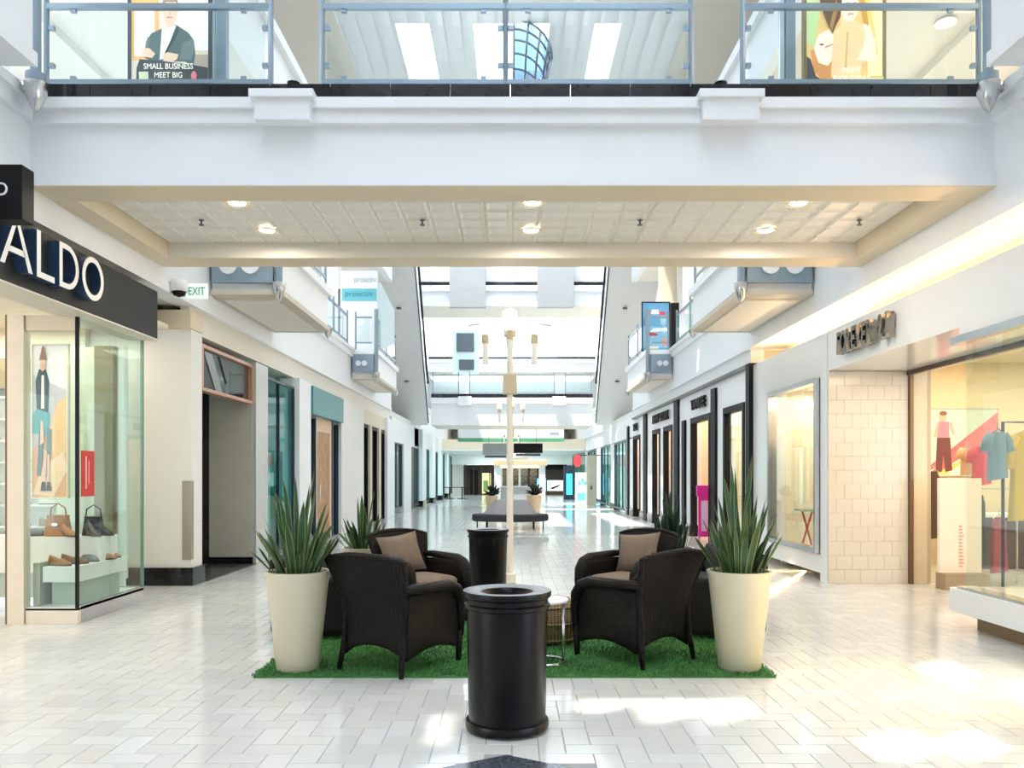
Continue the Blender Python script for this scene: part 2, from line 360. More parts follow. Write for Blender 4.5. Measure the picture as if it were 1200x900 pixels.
# downlights and sprinkler heads under the bridge
DLE = mat('downlight_lens', (.9, .85, .75), .4, emit=(1, .86, .66), es=2.2)
k = 0
for (px, py, nm) in ((278, 239, 'front left'), (313, 271, 'rear left'), (624, 239, 'front middle'), (622, 271, 'rear middle'), (936, 239, 'front right'), (897, 271, 'rear right')):
    d = 2.8*950/(556-py); x = (px-600)*d/950
    t = thing('recessed_downlight', f'round recessed downlight in the footbridge ceiling, {nm} of six', 'ceiling light', (x, d, 4.36), 0, 'downlights under the footbridge')
    MB().lathe([(.13, .0), (.13, .012), (.09, .03), (.085, .005)], 20, (x, d, 4.345), False).build('trim_ring', CREAM, t, smooth=True, auto=True)
    MB().lathe([(.0, 0), (.088, .0), (.088, .01)], 20, (x, d, 4.358)).build('lens', DLE, t)
    area('downlight_lamp', (x, d, 4.33), (.15, .15), 10, (1, .9, .78))
for i, (px, py) in enumerate(((236, 260), (495, 260), (750, 260), (1007, 260))):
    d = 2.8*950/(556-py); x = (px-600)*d/950
    t = thing('sprinkler_head', f'small dark sprinkler head under the footbridge, {["first", "second", "third", "fourth"][i]} from the left', 'sprinkler', (x, d, 4.31), 0, 'sprinkler heads under the footbridge')
    MB().lathe([(.03, .06), (.03, .055), (.01, .05), (.01, .015), (.028, .01), (.028, 0)], 12, (x, d, 4.31)).build('head', DSTEEL, t)

t = thing('recessed_downlight', 'round downlight in the upper gallery ceiling, right of the woman poster', 'ceiling light', (6.78, 12.67, 8.6))
MB().lathe([(.16, .0), (.16, .03), (.12, .05)], 20, (6.78, 12.67, 8.6), False).build('trim_ring', WHITE, t, smooth=True)
MB().lathe([(0, 0), (.13, 0), (.13, .02)], 20, (6.78, 12.67, 8.62)).build('lens', DLE, t)
# near parapet boxes + drainpipe-like posts at the front corners
for s, nm in ((-1, 'left'), (1, 'right')):
    m = MB().box(s*4.05, s*4.44, -6, 6.85, 5.0, 6.6).box(s*4.02, s*4.05, -6, 6.87, 5.0, 5.12)
    tag(m.build('parapet', WHITE), f'white projecting parapet at the upper {nm} corner of the mall', 'parapet')
    t = thing('corner_post', f'blue grey steel post with cone foot at the {nm} end of the footbridge', 'post', (s*4.2, 7.15, 4.72))
    MB().tube([(s*4.2, 7.15, 5.06), (s*4.2, 7.15, 6.7)], .045, 12).build('shaft', STEEL, t, smooth=True, auto=True)
    MB().lathe([(.085, 5.08), (.085, 5.0), (.05, 5.0)], 16, (s*4.2, 7.15, 0)).build('collar', STEEL, t, smooth=True, auto=True)
    MB().lathe([(.01, 4.74), (.04, 4.78), (.09, 4.90), (.10, 5.0), (.0, 5.0)], 16, (s*4.2, 7.15, 0)).build('cone', CHROME, t, smooth=True, auto=True)
    MB().tube([(s*4.2, 7.15, 4.97), (s*4.46, 7.15, 4.97)], .04, 8).build('arm', CHROME, t)

# balconies ------------------------------------------------------------
LITE = mat('round_lamp_lens', (.62, .64, .66), .4, emit=(.95, .97, 1), es=.08)
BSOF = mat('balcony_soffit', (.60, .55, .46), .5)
def balcony(s, xo, y0, y1, desc, discs=2):
    t = thing('balcony', desc, 'balcony', (s*(xo+4.4)/2, (y0+y1)/2, 4.2))
    xi = 4.42
    MB().box(s*xo, s*xi, y0, y1, 4.24, 4.98).build('slab', WHITE, t)
    MB().box(s*(xo-.05), s*xi, y0-.05, y1+.05, 4.19, 4.27).build('lower_moulding', BSOF, t)
    MB().box(s*(xo-.07), s*xi, y0-.07, y1+.07, 4.86, 4.99).build('cornice', WHITE, t)
    MB().box(s*(xo+.15), s*(xi-.1), y0+.25, y1-.25, 4.165, 4.19).build('soffit_panel', CREAM, t)
    MB().box(s*(xo+.08), s*(xi-.02), y0-.09, y0-.04, 4.36, 4.86).build('steel_panel', STEEL, t)
    n = discs; 
    for i in range(n):
        x = s*(xo+.24+(xi-xo-.35)*(i+.5)/n)
        m = MB(); m.prism([(min(.13, .22*(xi-xo-.35))*cos(a*pi/12), min(.13, .22*(xi-xo-.35))*sin(a*pi/12)) for a in range(24)], y0-.13, y0-.08, lambda a, b, d: (x+a, d, 4.61+b))
        m.build('round_lamp', LITE, t)
    MB().tube([(s*xo, y0-.06, 4.35), (s*xo, y0-.06, 6.1)], .055, 10).build('corner_post', STEEL, t, smooth=True, auto=True)
    MB().lathe([(.01, 4.08), (.05, 4.13), (.10, 4.28), (.10, 4.36), (0, 4.36)], 14, (s*xo, y0-.06, 0)).build('cone', CHROME, t, smooth=True, auto=True)
    MB().lathe([(.01, 4.08), (.05, 4.13), (.09, 4.24), (0, 4.24)], 12, (s*xo, y1, 0)).build('cone', CHROME, t, smooth=True, auto=True)
    r = railing(desc.replace('balcony', 'balcony railing') if False else 'glass railing of the '+desc, ((s*(xo+.03), y0+.03), (s*(xo+.03), y1-.03)), 4.99,
                [(0.02, (y1-y0)/2-.03), ((y1-y0)/2-.03, y1-y0-.08)], [.02, (y1-y0)/2-.03, y1-y0-.08])
    r2 = railing('front glass railing of the '+desc, ((s*(xo+.08), y0+.0), (s*(xi-.05), y0+.0)), 4.99, [(0.05, xi-xo-.2)], [xi-xo-.18])
    return t
balcony(-1, 3.42, 11.95, 15.05, 'nearer left balcony with round lamps')
balcony(1, 3.36, 11.95, 15.05, 'nearer right balcony with round lamps')
balcony(-1, 3.74, 22.4, 26.2, 'farther left balcony below white banner')
balcony(1, 3.74, 22.4, 26.2, 'farther right balcony below blue poster')
# gallery rails between balconies (level two) 
for s, nm in ((-1, 'left'), (1, 'right')):
    railing(f'glass gallery railing between the {nm} balconies', ((s*4.5, 15.3), (s*4.5, 22.2)), 4.99, [(0.05+i*1.7, 1.75+i*1.7) for i in range(4)], [.05+i*1.7 for i in range(5)])
    # level-two columns
    for i, y in enumerate((13.5, 18.6, 24.5, 28.6)):
        c = MB().box(s*5.2, s*5.7, y-.25, y+.25, 4.99, 8.65); c.build('column', WHITE if i % 2 == 0 else CREAM, kind='structure')

# bridge two, three and four far down the mall --------------------------
def far_bridge(label, y0, y1, zb, zt, hw, rail=True, brackets=()):
    t = thing('footbridge', label, 'bridge', (0, (y0+y1)/2, zb))
    MB().box(-hw, hw, y0, y1, zb, zt).build('slab', WHITE, t)
    MB().box(-hw, hw, y0-.1, y0, zt-.25, zt).build('cornice', WHITE, t)
    MB().box(-hw, hw, y0-.02, y1, zb-.02, zb).build('soffit', CREAM, t)
    MB().box(-hw, hw, y0+.02, y0+.14, zt, zt+.18).build('curb', BLACK, t)
    for x in brackets: MB().box(x-.3, x+.3, y0-.25, y0-.1, zt-.35, zt+.05).build('bracket', WHITE, t)
    return t
far_bridge('second footbridge in the distance beyond the lamp posts', 36.3, 39.4, 3.77, 4.98, 3.62, brackets=(-2.1, 2.1))
railing('glass railing of the second footbridge in the distance', ((-3.6, 36.4), (3.6, 36.4)), 5.0,
        [(0.05, 1.2), (1.7, 3.5), (3.7, 5.5), (6.0, 7.15)], [.05, 1.2, 1.7, 3.6, 5.5, 6, 7.15], h=1.15, mid=1.0)
b3 = far_bridge('upper white footbridge with grey pilaster panels at the top', 36.3, 39.0, 9.1, 10.0, 4.4)
GREYP = mat('grey_panel', (.36, .38, .40), .5, var=.02)
MB().box(-4.2, 4.2, 36.5, 36.6, 10.0, 11.8).build('upstand', WHITE, b3)
for x0, x1 in ((-2.78, -1.18), (1.13, 2.75)): MB().box(x0, x1, 36.05, 36.35, 9.0, 11.8).build('pilaster_panel', GREYP, b3)
far_bridge('farthest upper footbridge against the bright glass roof', 58, 60.5, 8.9, 9.8, 5.98)
# escalators ----------------------------------------------------------------
EW = mat('escalator_cladding', (.72, .73, .73), .4, var=.02)
for s, nm in ((-1, 'left'), (1, 'right')):
    t = thing('escalator', f'pale clad escalator rising on the {nm} toward the upper level', 'escalator', (s*4.4, 33.5, 3.8))
    lo, hi = (36.2, 3.75), (29.9, 10.9)
    sl = [(lo[0], lo[1]), (lo[0]+.2, lo[1]+1.0), (hi[0]+.9, hi[1]+.5), (hi[0], hi[1])]
    MB().prism(sl, 3.76, 5.7, lambda a, b, d: (s*d, a, b)).build('truss', EW, t)
    MB().prism([(lo[0]+.2, lo[1]+1.0), (lo[0]+.3, lo[1]+1.9), (hi[0]+1.0, hi[1]+1.4), (hi[0]+.9, hi[1]+.5)], 3.78, 3.80, lambda a, b, d: (s*d, a, b)).build('balustrade', GCLEAR, t)
    MB().tube([(s*3.74, lo[0]-.0, lo[1]+.1), (s*3.74, hi[0]-.0, hi[1]+.1)], .035, 8).build('dark_edge', DSTEEL, t)
    MB().tube([(s*3.79, lo[0]+.3, lo[1]+1.9), (s*3.79, hi[0]+1.0, hi[1]+1.4)], .05, 8).build('handrail', BLACKP, t)
    for f in (.25, .62):
        MB().lathe([(.09, 0), (.09, .05)], 12, (s*4.5, lo[0]+(hi[0]-lo[0])*f-.03, lo[1]+(hi[1]-lo[1])*f-.05)).build('downlight', DSTEEL, t)

# ================================================================== SHOP FRONTS
def wall_run(s, nm, spans, m, x0=4.5, x1=4.75, base=None):
    """pieces of shop wall: (y0, y1, z0, z1)"""
    mb = MB()
    for y0, y1, z0, z1 in spans: mb.box(s*x0, s*x1, y0, y1, z0, z1)
    return S('wall_'+nm, mb, m)
def window(s, y0, y1, z0, z1, fm, gm, n=1, x=4.52, fw=.06, name='window', dep=.12, z2=None, mulls=True):
    WN[0] += 1
    t = empty(f'{name}_{WN[0]}', (s*x, (y0+y1)/2, z0)); t['kind'] = 'structure'
    f = MB(); f.box(s*(x-.03), s*(x+dep), y0, y0+fw, z0, z1).box(s*(x-.03), s*(x+dep), y1-fw, y1, z0, z1)
    f.box(s*(x-.03), s*(x+dep), y0+fw, y1-fw, z1-fw, z1)
    if z0 > .02: f.box(s*(x-.03), s*(x+dep), y0+fw, y1-fw, z0, z0+fw)
    f.build('frame', fm, t)
    w_ = (y1-y0-2*fw)/n
    for i in range(n):
        a = y0+fw+w_*i
        if gm: MB().box(s*(x+.03), s*(x+.042), a+.004, a+w_-.004, z0+(fw if z0 > .02 else 0), z1-fw).build('pane', gm, t)
        if i and mulls: MB().box(s*(x+.0), s*(x+.06), a-.02, a+.02, z0, z1-fw).build('mullion', fm, t)
    return t
WN = [0]
def shop(s, y0, y1, depth, wallm, zc=3.9, lamp=None, floorm=None):
    xf, xb = 4.75, 4.75+depth
    m = MB().box(s*xb, s*(xb+.1), y0, y1, 0, zc).box(s*xf, s*xb, y0, y0+.08, 0, zc).box(s*xf, s*xb, y1-.08, y1, 0, zc)
    S('wall_shop', m, wallm)
    if lamp: area('shop_lamp', (s*(xf+depth/2), (y0+y1)/2, zc-.08), (depth*.7, (y1-y0)*.8), lamp[0], lamp[1])

# ---------------- left side
TEALW = mat('teal_wall', (.25, .52, .50), .5); TEALS = mat('teal_sign_band', (.07, .27, .27), .35)
PALET = mat('pale_green_wall', (.66, .80, .75), .5)
COPPER = mat('copper_frame', (.62, .36, .25), .35, metal=.4); NAVY = mat('navy_frame', (.03, .05, .08), .35)
WOOD = mat('honey_wood', (.42, .22, .08), .4, var=.25, scale=4); DWOOD = mat('dark_brown_wood', (.09, .045, .03), .4, var=.2)
BEIGEW = mat('beige_shop_wall', (.72, .66, .52), .55); PEACH = mat('peach_shop_wall', (.78, .58, .42), .55)
GREYW = mat('grey_olive_wall', (.55, .54, .46), .5)

# white pier (corner pillar) with black plinth and corner guard
pier = thing('white_pier', 'white pier with black plinth and metal corner guard beyond the shoe shop', 'pillar', (-4.9, 11.5, 0))
MB().box(-7.5, -4.48, 11.32, 11.72, .25, 3.58).build('shaft', IVORY, pier)
MB().box(-7.5, -4.44, 11.28, 11.74, 0, .25).build('plinth', BLACK, pier)
MB().box(-4.60, -4.475, 11.305, 11.40, .36, 1.46).build('corner_guard', mat('bronze_guard', (.42, .38, .32), .35, metal=.6), pier)
S('trim_lintel', MB().box(-7.5, -4.47, 11.27, 11.72, 3.585, 3.84), TAN)
S('wall_left', MB().box(-7.5, -4.62, 11.74, 40, 3.58, 3.92).box(-4.62, -4.5, 11.3, 29.8, 3.55, 3.9), CREAM)
# doorway with transom, recessed grille
window(-1, 11.76, 14.05, 2.77, 3.45, COPPER, glass('dark_transom', (.35, .42, .42), 2.5), 1, fw=.05)
rec = MB().box(-5.25, -4.5, 14.05, 14.25, .12, 3.45)
S('wall_left', rec, GREYW)
S('baseboard_left', MB().box(-5.25, -4.49, 14.02, 14.06, 0, .12), BLACK)
S('floor_threshold', MB().box(-5.25, -4.42, 11.74, 14.05, 0, .004), mat('dark_mat', (.05, .06, .06), .3))
gr = thing('rolling_grille', 'dark rolling grille closed across the recessed doorway past white pier', 'grille', (-5.27, 12.9, 0))
for i in range(46): MB().box(-5.28, -5.26, 11.74, 14.05, .03+i*.06, .065+i*.06).build('slat', BLACKP, gr)
S('wall_left', MB().box(-5.4, -5.3, 11.72, 14.25, 0, 3.5), BLACKP)
S('trim_7', MB().box(-4.62, -4.44, 14.06, 14.75, 0, 3.5), mat('pale_metal_jamb', (.62, .62, .62), .3, metal=.3))
# teal glass shop
window(-1, 14.78, 16.75, 0, 3.35, NAVY, GTEAL, 2, fw=.045, dep=.03, name='window')
shop(-1, 14.6, 17.1, 2.2, PALET, lamp=(260, (.88, 1, .98)))
pn = thing('notice_board', 'tall white notice panel behind the teal shop glass', 'sign', (-4.85, 15.9, .2))
MB().box(-4.9, -4.86, 15.5, 16.3, .3, 2.0).build('board', WHITE, pn)
S('wall_left', MB().box(-4.80, -4.40, 16.78, 17.75, .25, 3.55), WHITE)
S('baseboard_left', MB().box(-4.82, -4.38, 16.76, 17.77, 0, .25), BLACK)
# teal sign shop with wooden door
tb = thing('sign_band', 'plain teal sign band above the wooden shop door', 'sign', (-4.5, 19.4, 2.88))
MB().box(-4.62, -4.36, 17.8, 21.0, 2.88, 3.5).build('band', TEALS, tb, bevel=.01)
window(-1, 17.8, 18.6, 0, 2.88, NAVY, GTEAL, 1); window(-1, 20.3, 21.0, 0, 2.88, NAVY, GTEAL, 1)
dr = thing('wooden_door', 'honey coloured wooden shop door under the teal sign band', 'door', (-4.55, 19.45, 0))
leaf_ = MB().box(-4.60, -4.54, 18.8, 20.1, .05, 2.55).build('leaf', WOOD, dr, bevel=.008)
MB().box(-4.66, -4.52, 18.6, 18.8, 0, 2.88).box(-4.66, -4.52, 20.1, 20.3, 0, 2.88).box(-4.66, -4.52, 18.8, 20.1, 2.55, 2.88).build('frame', PEACH, dr)
MB().tube([(-4.50, 19.0, .9), (-4.50, 19.0, 1.3)], .015).build('handle', CHROME, leaf_)
MB().box(-4.62, -4.50, 18.8, 20.1, 0, .16).build('kick_plate', BLACKP, dr)
shop(-1, 17.2, 22.0, 2.5, TEALW, lamp=(110, (.9, 1, .95)))
S('wall_left', MB().box(-4.80, -4.42, 21.02, 24.2, 0, 3.55), IVORY)
# dark framed shop further on
for y0, y1 in ((24.3, 25.3), (25.6, 27.0), (27.4, 28.6)): window(-1, y0, y1, 0, 3.1, BLACKP, glass('smoky_glass', (.35, .33, .32), 2), 1, fw=.12)
S('wall_left', MB().box(-4.72, -4.5, 24.2, 29.0, 3.1, 3.55).box(-4.72, -4.42, 25.3, 25.6, 0, 3.1).box(-4.72, -4.42, 27.0, 27.4, 0, 3.1), BEIGEW)
shop(-1, 24.0, 29.0, 3, DWOOD, lamp=(60, SOFT))
S('wall_left', MB().box(-4.80, -4.40, 28.65, 30.4, 0, 3.55), WHITE)
window(-1, 30.4, 33.2, .2, 2.8, DSTEEL, GTEAL, 2); shop(-1, 30.2, 33.4, 2.5, PALET, zc=3.7, lamp=(60, (.9, 1, 1)))
S('wall_left', MB().box(-4.75, -4.5, 30.4, 40, 2.8, 3.72).box(-4.8, -4.42, 33.2, 35.6, 0, 2.8), WHITE)
d2 = thing('brown_door', 'dark brown shop door far down the left side', 'door', (-4.55, 36.5, 0))
MB().box(-4.6, -4.52, 35.6, 37.4, 0, 2.8).build('leaf', DWOOD, d2)
for y0, y1 in ((39.0, 40.6), (44, 45.6), (49, 50.4), (54, 55.2)):
    p_ = MB().box(-4.85, -4.3, y0, y1, .25, 3.72); S('wall_left', p_, WHITE); S('baseboard_left', MB().box(-4.88, -4.27, y0-.03, y1, 0, .28), BLACK)
for y0, y1 in ((37.4, 39), (40.6, 44), (45.6, 49), (50.4, 54), (55.2, 61)):
    window(-1, y0, y1, .1, 2.9, DSTEEL, GTEAL, 2); S('wall_left', MB().box(-4.75, -4.5, y0, y1, 2.9, 3.72).box(-7, -6.9, y0, y1, 0, 3.7), IVORY)
area('shop_lamp', (-5.8, 48, 3.6), (1.5, 16), 260, SOFT)

# ---------------- right side beyond the pale shop
S('wall_right', MB().box(4.48, 4.75, 11.53, 11.78, 0, 3.58).box(4.48, 4.75, 11.78, 14.05, 2.98, 3.58).box(4.48, 4.75, 14.05, 15.05, 0.12, 3.58)
  .box(4.48, 4.75, 11.78, 14.05, .12, .38), GLOSSW)
window(1, 11.8, 14.03, .40, 2.96, CHROME, GWARM, 3, x=4.44, fw=.07, mulls=False)
S('wall_right', MB().box(5.5, 5.6, 11.6, 14.3, 0, 3.0).box(4.7, 5.5, 14.1, 14.2, 0, 3.0).box(4.75, 5.5, 11.8, 14.1, .3, .38).box(4.75, 5.5, 11.8, 14.1, 3.0, 3.06), mat('butter_wall', (.84, .78, .62), .5))
area('shop_lamp', (5.1, 12.9, 2.95), (.5, 2), 22, WARM)
area('toe_light', (4.55, 13.0, .10), (.06, 2.6), 10, (1, .66, .30), (-.6, 0, -1))
S('trim_8', MB().box(4.40, 4.62, 15.05, 15.28, 0, 3.62), BLACKP)
FAC = MB()
ops = [(15.65, 17.2, .28, 2.95), (18.35, 20.35, 0, 2.95), (22.7, 24.0, 0, 2.95), (24.6, 25.9, 0, 2.95), (28.4, 30, 0, 2.95), (32, 35.5, .1, 2.9), (37, 41, .1, 2.9), (43, 48, .1, 2.9), (50, 60, .1, 2.9)]
py = 15.28
for (y0, y1, z0, z1) in ops:
    FAC.box(4.5, 4.75, py, y0, .28, z1+.0); py = y1
    if z0 > .15: FAC.box(4.5, 4.75, y0, y1, .28, .29)
FAC.box(4.5, 4.75, 15.28, 29.8, 2.95, 3.90).box(4.5, 4.75, 29.8, 61, 2.95, 3.72)
S('wall_right', FAC, WHITE)
base = MB(); py = 15.28
for (y0, y1, z0, z1) in ops:
    base.box(4.46, 4.75, py, y0 if z0 < .15 else y1, 0, .28); py = y1
S('baseboard_right', base, BLACK)
S('trim_9', MB().box(4.40, 4.5, 15.28, 29.8, 3.56, 3.62), mat('dark_line', (.18, .19, .18), .5))
for i, (y0, y1, z0, z1) in enumerate(ops):
    fm = BLACKP if i < 5 else DSTEEL
    window(1, y0, y1, z0, z1, fm, GWARM if i in (0,) else (None if i in (1, 2, 3, 4) else GTEAL), 1 if i < 5 else 3, x=4.5, fw=.13 if i < 5 else .06)
for y0, y1, zt in ((17.75, 18.15, 3.45), (20.9, 21.25, 2.95), (21.75, 22.3, 3.62), (26.9, 27.5, 3.62), (31, 31.4, 3.4)):
    S('trim_10', MB().box(4.44, 4.6, y0, y1, .0, zt), BLACKP)
shop(1, 15.3, 17.6, 1.6, BEIGEW, lamp=(50, WARM)); shop(1, 17.9, 21.2, 1.5, PEACH, lamp=(42, WARM)); shop(1, 22.4, 26.3, 1.5, PEACH, lamp=(52, WARM)); shop(1, 28.2, 30.4, 1.5, PEACH, zc=3.7, lamp=(28, WARM))
shop(1, 31.6, 36, 3, IVORY, zc=3.7, lamp=(70, (1, 1, 1))); shop(1, 36.8, 41.4, 3, PALET, zc=3.7, lamp=(60, (1, 1, 1))); shop(1, 42.8, 61, 3, IVORY, zc=3.7, lamp=(160, SOFT))
def wall_sign(txt, label, yc, z, size, x=4.44, stretch=1.0, m=BLACKP):
    t = thing('shop_sign', label, 'sign', (x, yc, z))
    text('lettering', txt, size, .025, (x, yc, z), R(-90), m, t, stretch, .008); return t
wall_sign('YANKEE', 'small black shop lettering above the doorway with the pink stand', 19.35, 3.14, .34, stretch=1.15)
wall_sign('NEW YORK', 'black shop lettering over the pair of black framed openings', 24.3, 3.14, .36, stretch=1.35)
wall_sign('SHOE', 'farthest small black shop lettering on the right facade', 29.2, 3.14, .34)
# pink stand
PINK = mat('hot_pink', (.85, .03, .33), .4)
ps = thing('pink_stand', 'hot pink A-frame sign stand in the right doorway', 'sign', (4.5, 19.0, 0))
MB().box(4.28, 4.62, 18.6, 18.66, .12, 1.05).build('panel', PINK, ps, bevel=.01)
MB().box(4.24, 4.66, 18.58, 18.68, 1.05, 1.3).build('header', PINK, ps, bevel=.01)
MB().box(4.34, 4.56, 18.59, 18.60, .25, .95).build('print', mat('pale_pink', (.95, .6, .75), .5), ps)
for x in (4.3, 4.6): MB().tube([(x, 18.63, 0), (x, 18.63, .3)], .015).build('leg', PINK, ps)
# clothing rail silhouettes inside the pair of openings
for i, y in enumerate((23.6, 25.4)):
    t = thing('display_rack', ['thin dark display frame inside the nearer of the paired openings', 'thin dark display frame inside the farther of the paired openings'][i], 'rack', (5.3, y, 0))
    MB().tube([(5.2, y, 0), (5.2, y, 1.7), (5.6, y, 1.7), (5.6, y, 0)], .02, 6).build('frame', DWOOD, t)
    MB().box(5.25, 5.55, y-.01, y+.01, .7, 1.2).build('garment', mat('dusty_rose', (.55, .35, .3), .8), t)

# ---------------- pale shop on the right (near)
portal = S('wall_right', MB().box(4.48, 4.62, 3, 11.5, 3.02, 3.58).box(4.48, 4.62, 3, 8.12, 2.9, 3.02).box(4.62, 5.95, 7.9, 11.55, 3.02, 3.10), GLOSSW)
# tiled niche wall facing the camera: each tile its own piece
niche = S('wall_niche', MB().box(4.5, 5.95, 11.515, 11.6, 0, 3.02), mat('niche_joint', (.62, .55, .44), .6)); niche['_w'] = 1
NT = mat('cream_wall_tile', (.72, .65, .55), .16, var=.015, scale=3)
c0 = 4.49
cols = 5; tw_ = (5.62-4.49)/cols; th = 3.01/15
for r in range(15):
    off = 0 if r % 2 == 0 else -tw_/2
    for c in range(cols+1):
        a, b = max(4.49, c0+off+c*tw_), min(5.62, c0+off+(c+1)*tw_)
        if b-a > .03: MB().box(a+.0015, b-.0015, 11.50, 11.52, r*th+.0015, (r+1)*th-.0015).build('tile', NT, niche)
S('trim_11', MB().box(5.625, 5.67, 11.44, 11.52, 0, 3.02), mat('bronze_strip', (.22, .14, .08), .3, metal=.5))
S('wall_right', MB().box(5.67, 5.88, 11.48, 11.56, 0, 3.02), mat('beige_panel', (.80, .70, .52), .3))
# portal soffit and its dark glazing bar
S('trim_12', MB().box(5.60, 5.66, 5, 11.5, 2.96, 3.02), mat('dark_bar', (.06, .04, .03), .4))
S('window_entrance', MB().box(5.62, 5.63, 5, 11.45, 3.02, 3.5), GWARM)
# store room
ST = mat('store_yellow_wall', (.84, .73, .50), .55); STF = mat('store_floor', (.70, .58, .40), .18)
S('wall_store', MB().box(5.9, 11, 14.5, 14.6, 0, 3.9).box(10.9, 11, 3, 14.5, 0, 3.9).box(5.88, 5.95, 11.55, 14.5, 0, 3.9), ST)
S('ceiling_store', MB().box(5.66, 11, 3, 14.5, 3.55, 3.65).box(5.66, 11, 10.2, 10.5, 3.3, 3.55), mat('store_ceiling', (.88, .80, .62), .6))
area('shop_lamp', (8, 12.4, 3.5), (3.5, 2.2), 70, WARM); area('shop_lamp', (7.8, 7.5, 3.5), (3.5, 4), 90, WARM)
area('portal_lamp', (5.1, 10.0, 3.0), (.5, 1.6), 17, (1, .80, .56))
# cove light between shop head and gallery edge
S('wall_cove', MB().box(5.1, 5.2, 3, 15.0, 3.5, 3.92).box(4.62, 5.2, 3, 15.0, 3.46, 3.52), mat('cove_cream', (.86, .76, .58), .6))
area('cove_lamp', (4.86, 7.6, 3.54), (.16, 8.6), 26, (1, .66, .34), (0, 0, 1)); area('cove_lamp', (4.86, 13.2, 3.54), (.16, 2.6), 18, (1, .72, .40), (0, 0, 1))
area('cove_lamp', (-4.86, 16, 3.65), (.12, 6), 10, (1, .75, .45), (0, 0, 1))
# metal shop lettering
ss = thing('shop_sign', 'raised mirror metal shop lettering over the pale shop entrance', 'sign', (4.40, 10.1, 3.12))
for i, ch in enumerate('FOREVER 21'):
    if ch == ' ': continue
    y = 10.86-.155*i
    text('letter', ch, .40, .045, (4.41, y, 3.17), R(-90), mat('mirror_metal', (.35, .32, .28), .12, metal=1), ss, .62, .012)
# display window on the raised white plinth
dw = thing('display_plinth', 'raised white plinth of the display window at the right edge', 'plinth', (4.9, 6.0, .15))
MB().box(4.48, 6.0, 3, 8.3, .16, .40).build('plinth', GLOSSW, dw, bevel=.006)
MB().box(4.50, 4.66, 3, 8.2, .40, .425).build('mirror_strip', CHROME, dw)
MB().box(4.65, 5.9, 3, 8.1, 0, .16).build('recessed_base', mat('brown_base', (.30, .20, .10), .5), dw)
area('toe_light', (4.56, 5.8, .15), (.08, 5), 30, (1, .70, .34), (-.5, 0, -1))
wn = empty('window_display', (4.5, 5.6, .42)); wn['kind'] = 'structure'; wn['_w'] = 1
for y0, y1 in ((3, 4.4), (4.41, 5.8), (5.81, 7.05), (7.06, 8.04)): MB().box(4.50, 4.512, y0, y1, .42, 2.9).build('pane', glass('pale_green_window', (.93, .96, .92), 1.2), wn)
MB().box(4.46, 4.56, 3, 8.25, 2.86, 2.94).build('head_channel', CHROME, wn)
MB().box(4.512, 5.6, 8.03, 8.042, .42, 2.9).build('return_pane', glass('return_pane', (.95, .975, .94), .8), wn)

def poster(name, label, cat, x0, x1, y, z0, z1, shapes, fm=BLACKP, fw=.03, dep=.06, rz=None, back=None, lit=0):
    """flat print in a frame facing the camera; shapes = [(rgb, [(u, v)...])] with u, v in 0..1"""
    t = thing(name, label, cat, ((x0+x1)/2, y, z0))
    f = MB(); f.box(x0-fw, x0, y, y+dep, z0-fw, z1+fw).box(x1, x1+fw, y, y+dep, z0-fw, z1+fw).box(x0, x1, y, y+dep, z1, z1+fw).box(x0, x1, y, y+dep, z0-fw, z0)
    f.build('frame', fm, t)
    MB().box(x0, x1, y+.02, y+dep-.005, z0, z1).build('backing', back or WHITE, t)
    pr = MB(); ms = []; keys = {}
    for i, (c, poly) in enumerate(shapes):
        if c not in keys: keys[c] = len(ms); ms.append(mat('print_%d_%d_%d_%s' % (int(c[0]*99), int(c[1]*99), int(c[2]*99), 'l' if lit else 'n'), c, .4, var=.05, emit=c if lit else None, es=lit))
        pr.m = keys[c]; dd = y+.019-.0012*(i+1)
        pr.prism([(x0+(x1-x0)*u, z0+(z1-z0)*v) for u, v in poly], dd, dd+.0008, lambda a, b, d: (a, d, b))
    pr.build('print', ms, t); return t
def rect(u0, v0, u1, v1): return [(u0, v0), (u1, v0), (u1, v1), (u0, v1)]
def oval(u, v, a, b, n=14): return [(u+a*cos(2*pi*k/n), v+b*sin(2*pi*k/n)) for k in range(n)]

# inside the store
SK = (.80, .52, .38)
poster('wall_poster', 'large fashion poster on the back wall of the pale shop', 'poster', 7.42, 8.65, 14.42, 1.55, 2.72,
       [((.62, .74, .68), rect(0, 0, 1, 1)), ((.88, .68, .20), [(0, .0), (1, .45), (1, .0)]), ((.80, .20, .22), [(0, .12), (1, .95), (1, .62), (.1, .0), (0, 0)]), ((.92, .80, .72), [(.25, 0), (1, .55), (1, 0)]),
        ((.80, .30, .40), [(.12, .55), (.30, .55), (.29, .80), (.14, .80)]), ((.20, .07, .06), [(.10, .04), (.19, .04), (.21, .3), (.24, .04), (.34, .06), (.31, .56), (.12, .56)]),
        (SK, oval(.21, .87, .05, .07)), ((.30, .14, .08), oval(.21, .93, .055, .035)), (SK, [(.07, .58), (.11, .58), (.15, .78), (.12, .78)]), (SK, [(.30, .78), (.35, .60), (.38, .61), (.33, .80)])], BEIGEW)
pb = thing('sale_stand', 'tall cream panel stand on a brown base just inside the entrance', 'sign', (6.0, 11.0, 0))
MB().box(5.78, 6.35, 10.96, 11.02, .22, 1.50).build('panel', mat('blush_panel', (.92, .78, .66), .5), pb)
MB().box(5.80, 6.40, 10.85, 11.1, 0, .22).build('base', mat('taupe_base', (.36, .27, .17), .5), pb)
dots = MB()
for i in range(13): dots.box(6.04, 6.04+random.uniform(.04, .07), 10.955, 10.961, .30+i*.045, .32+i*.045)
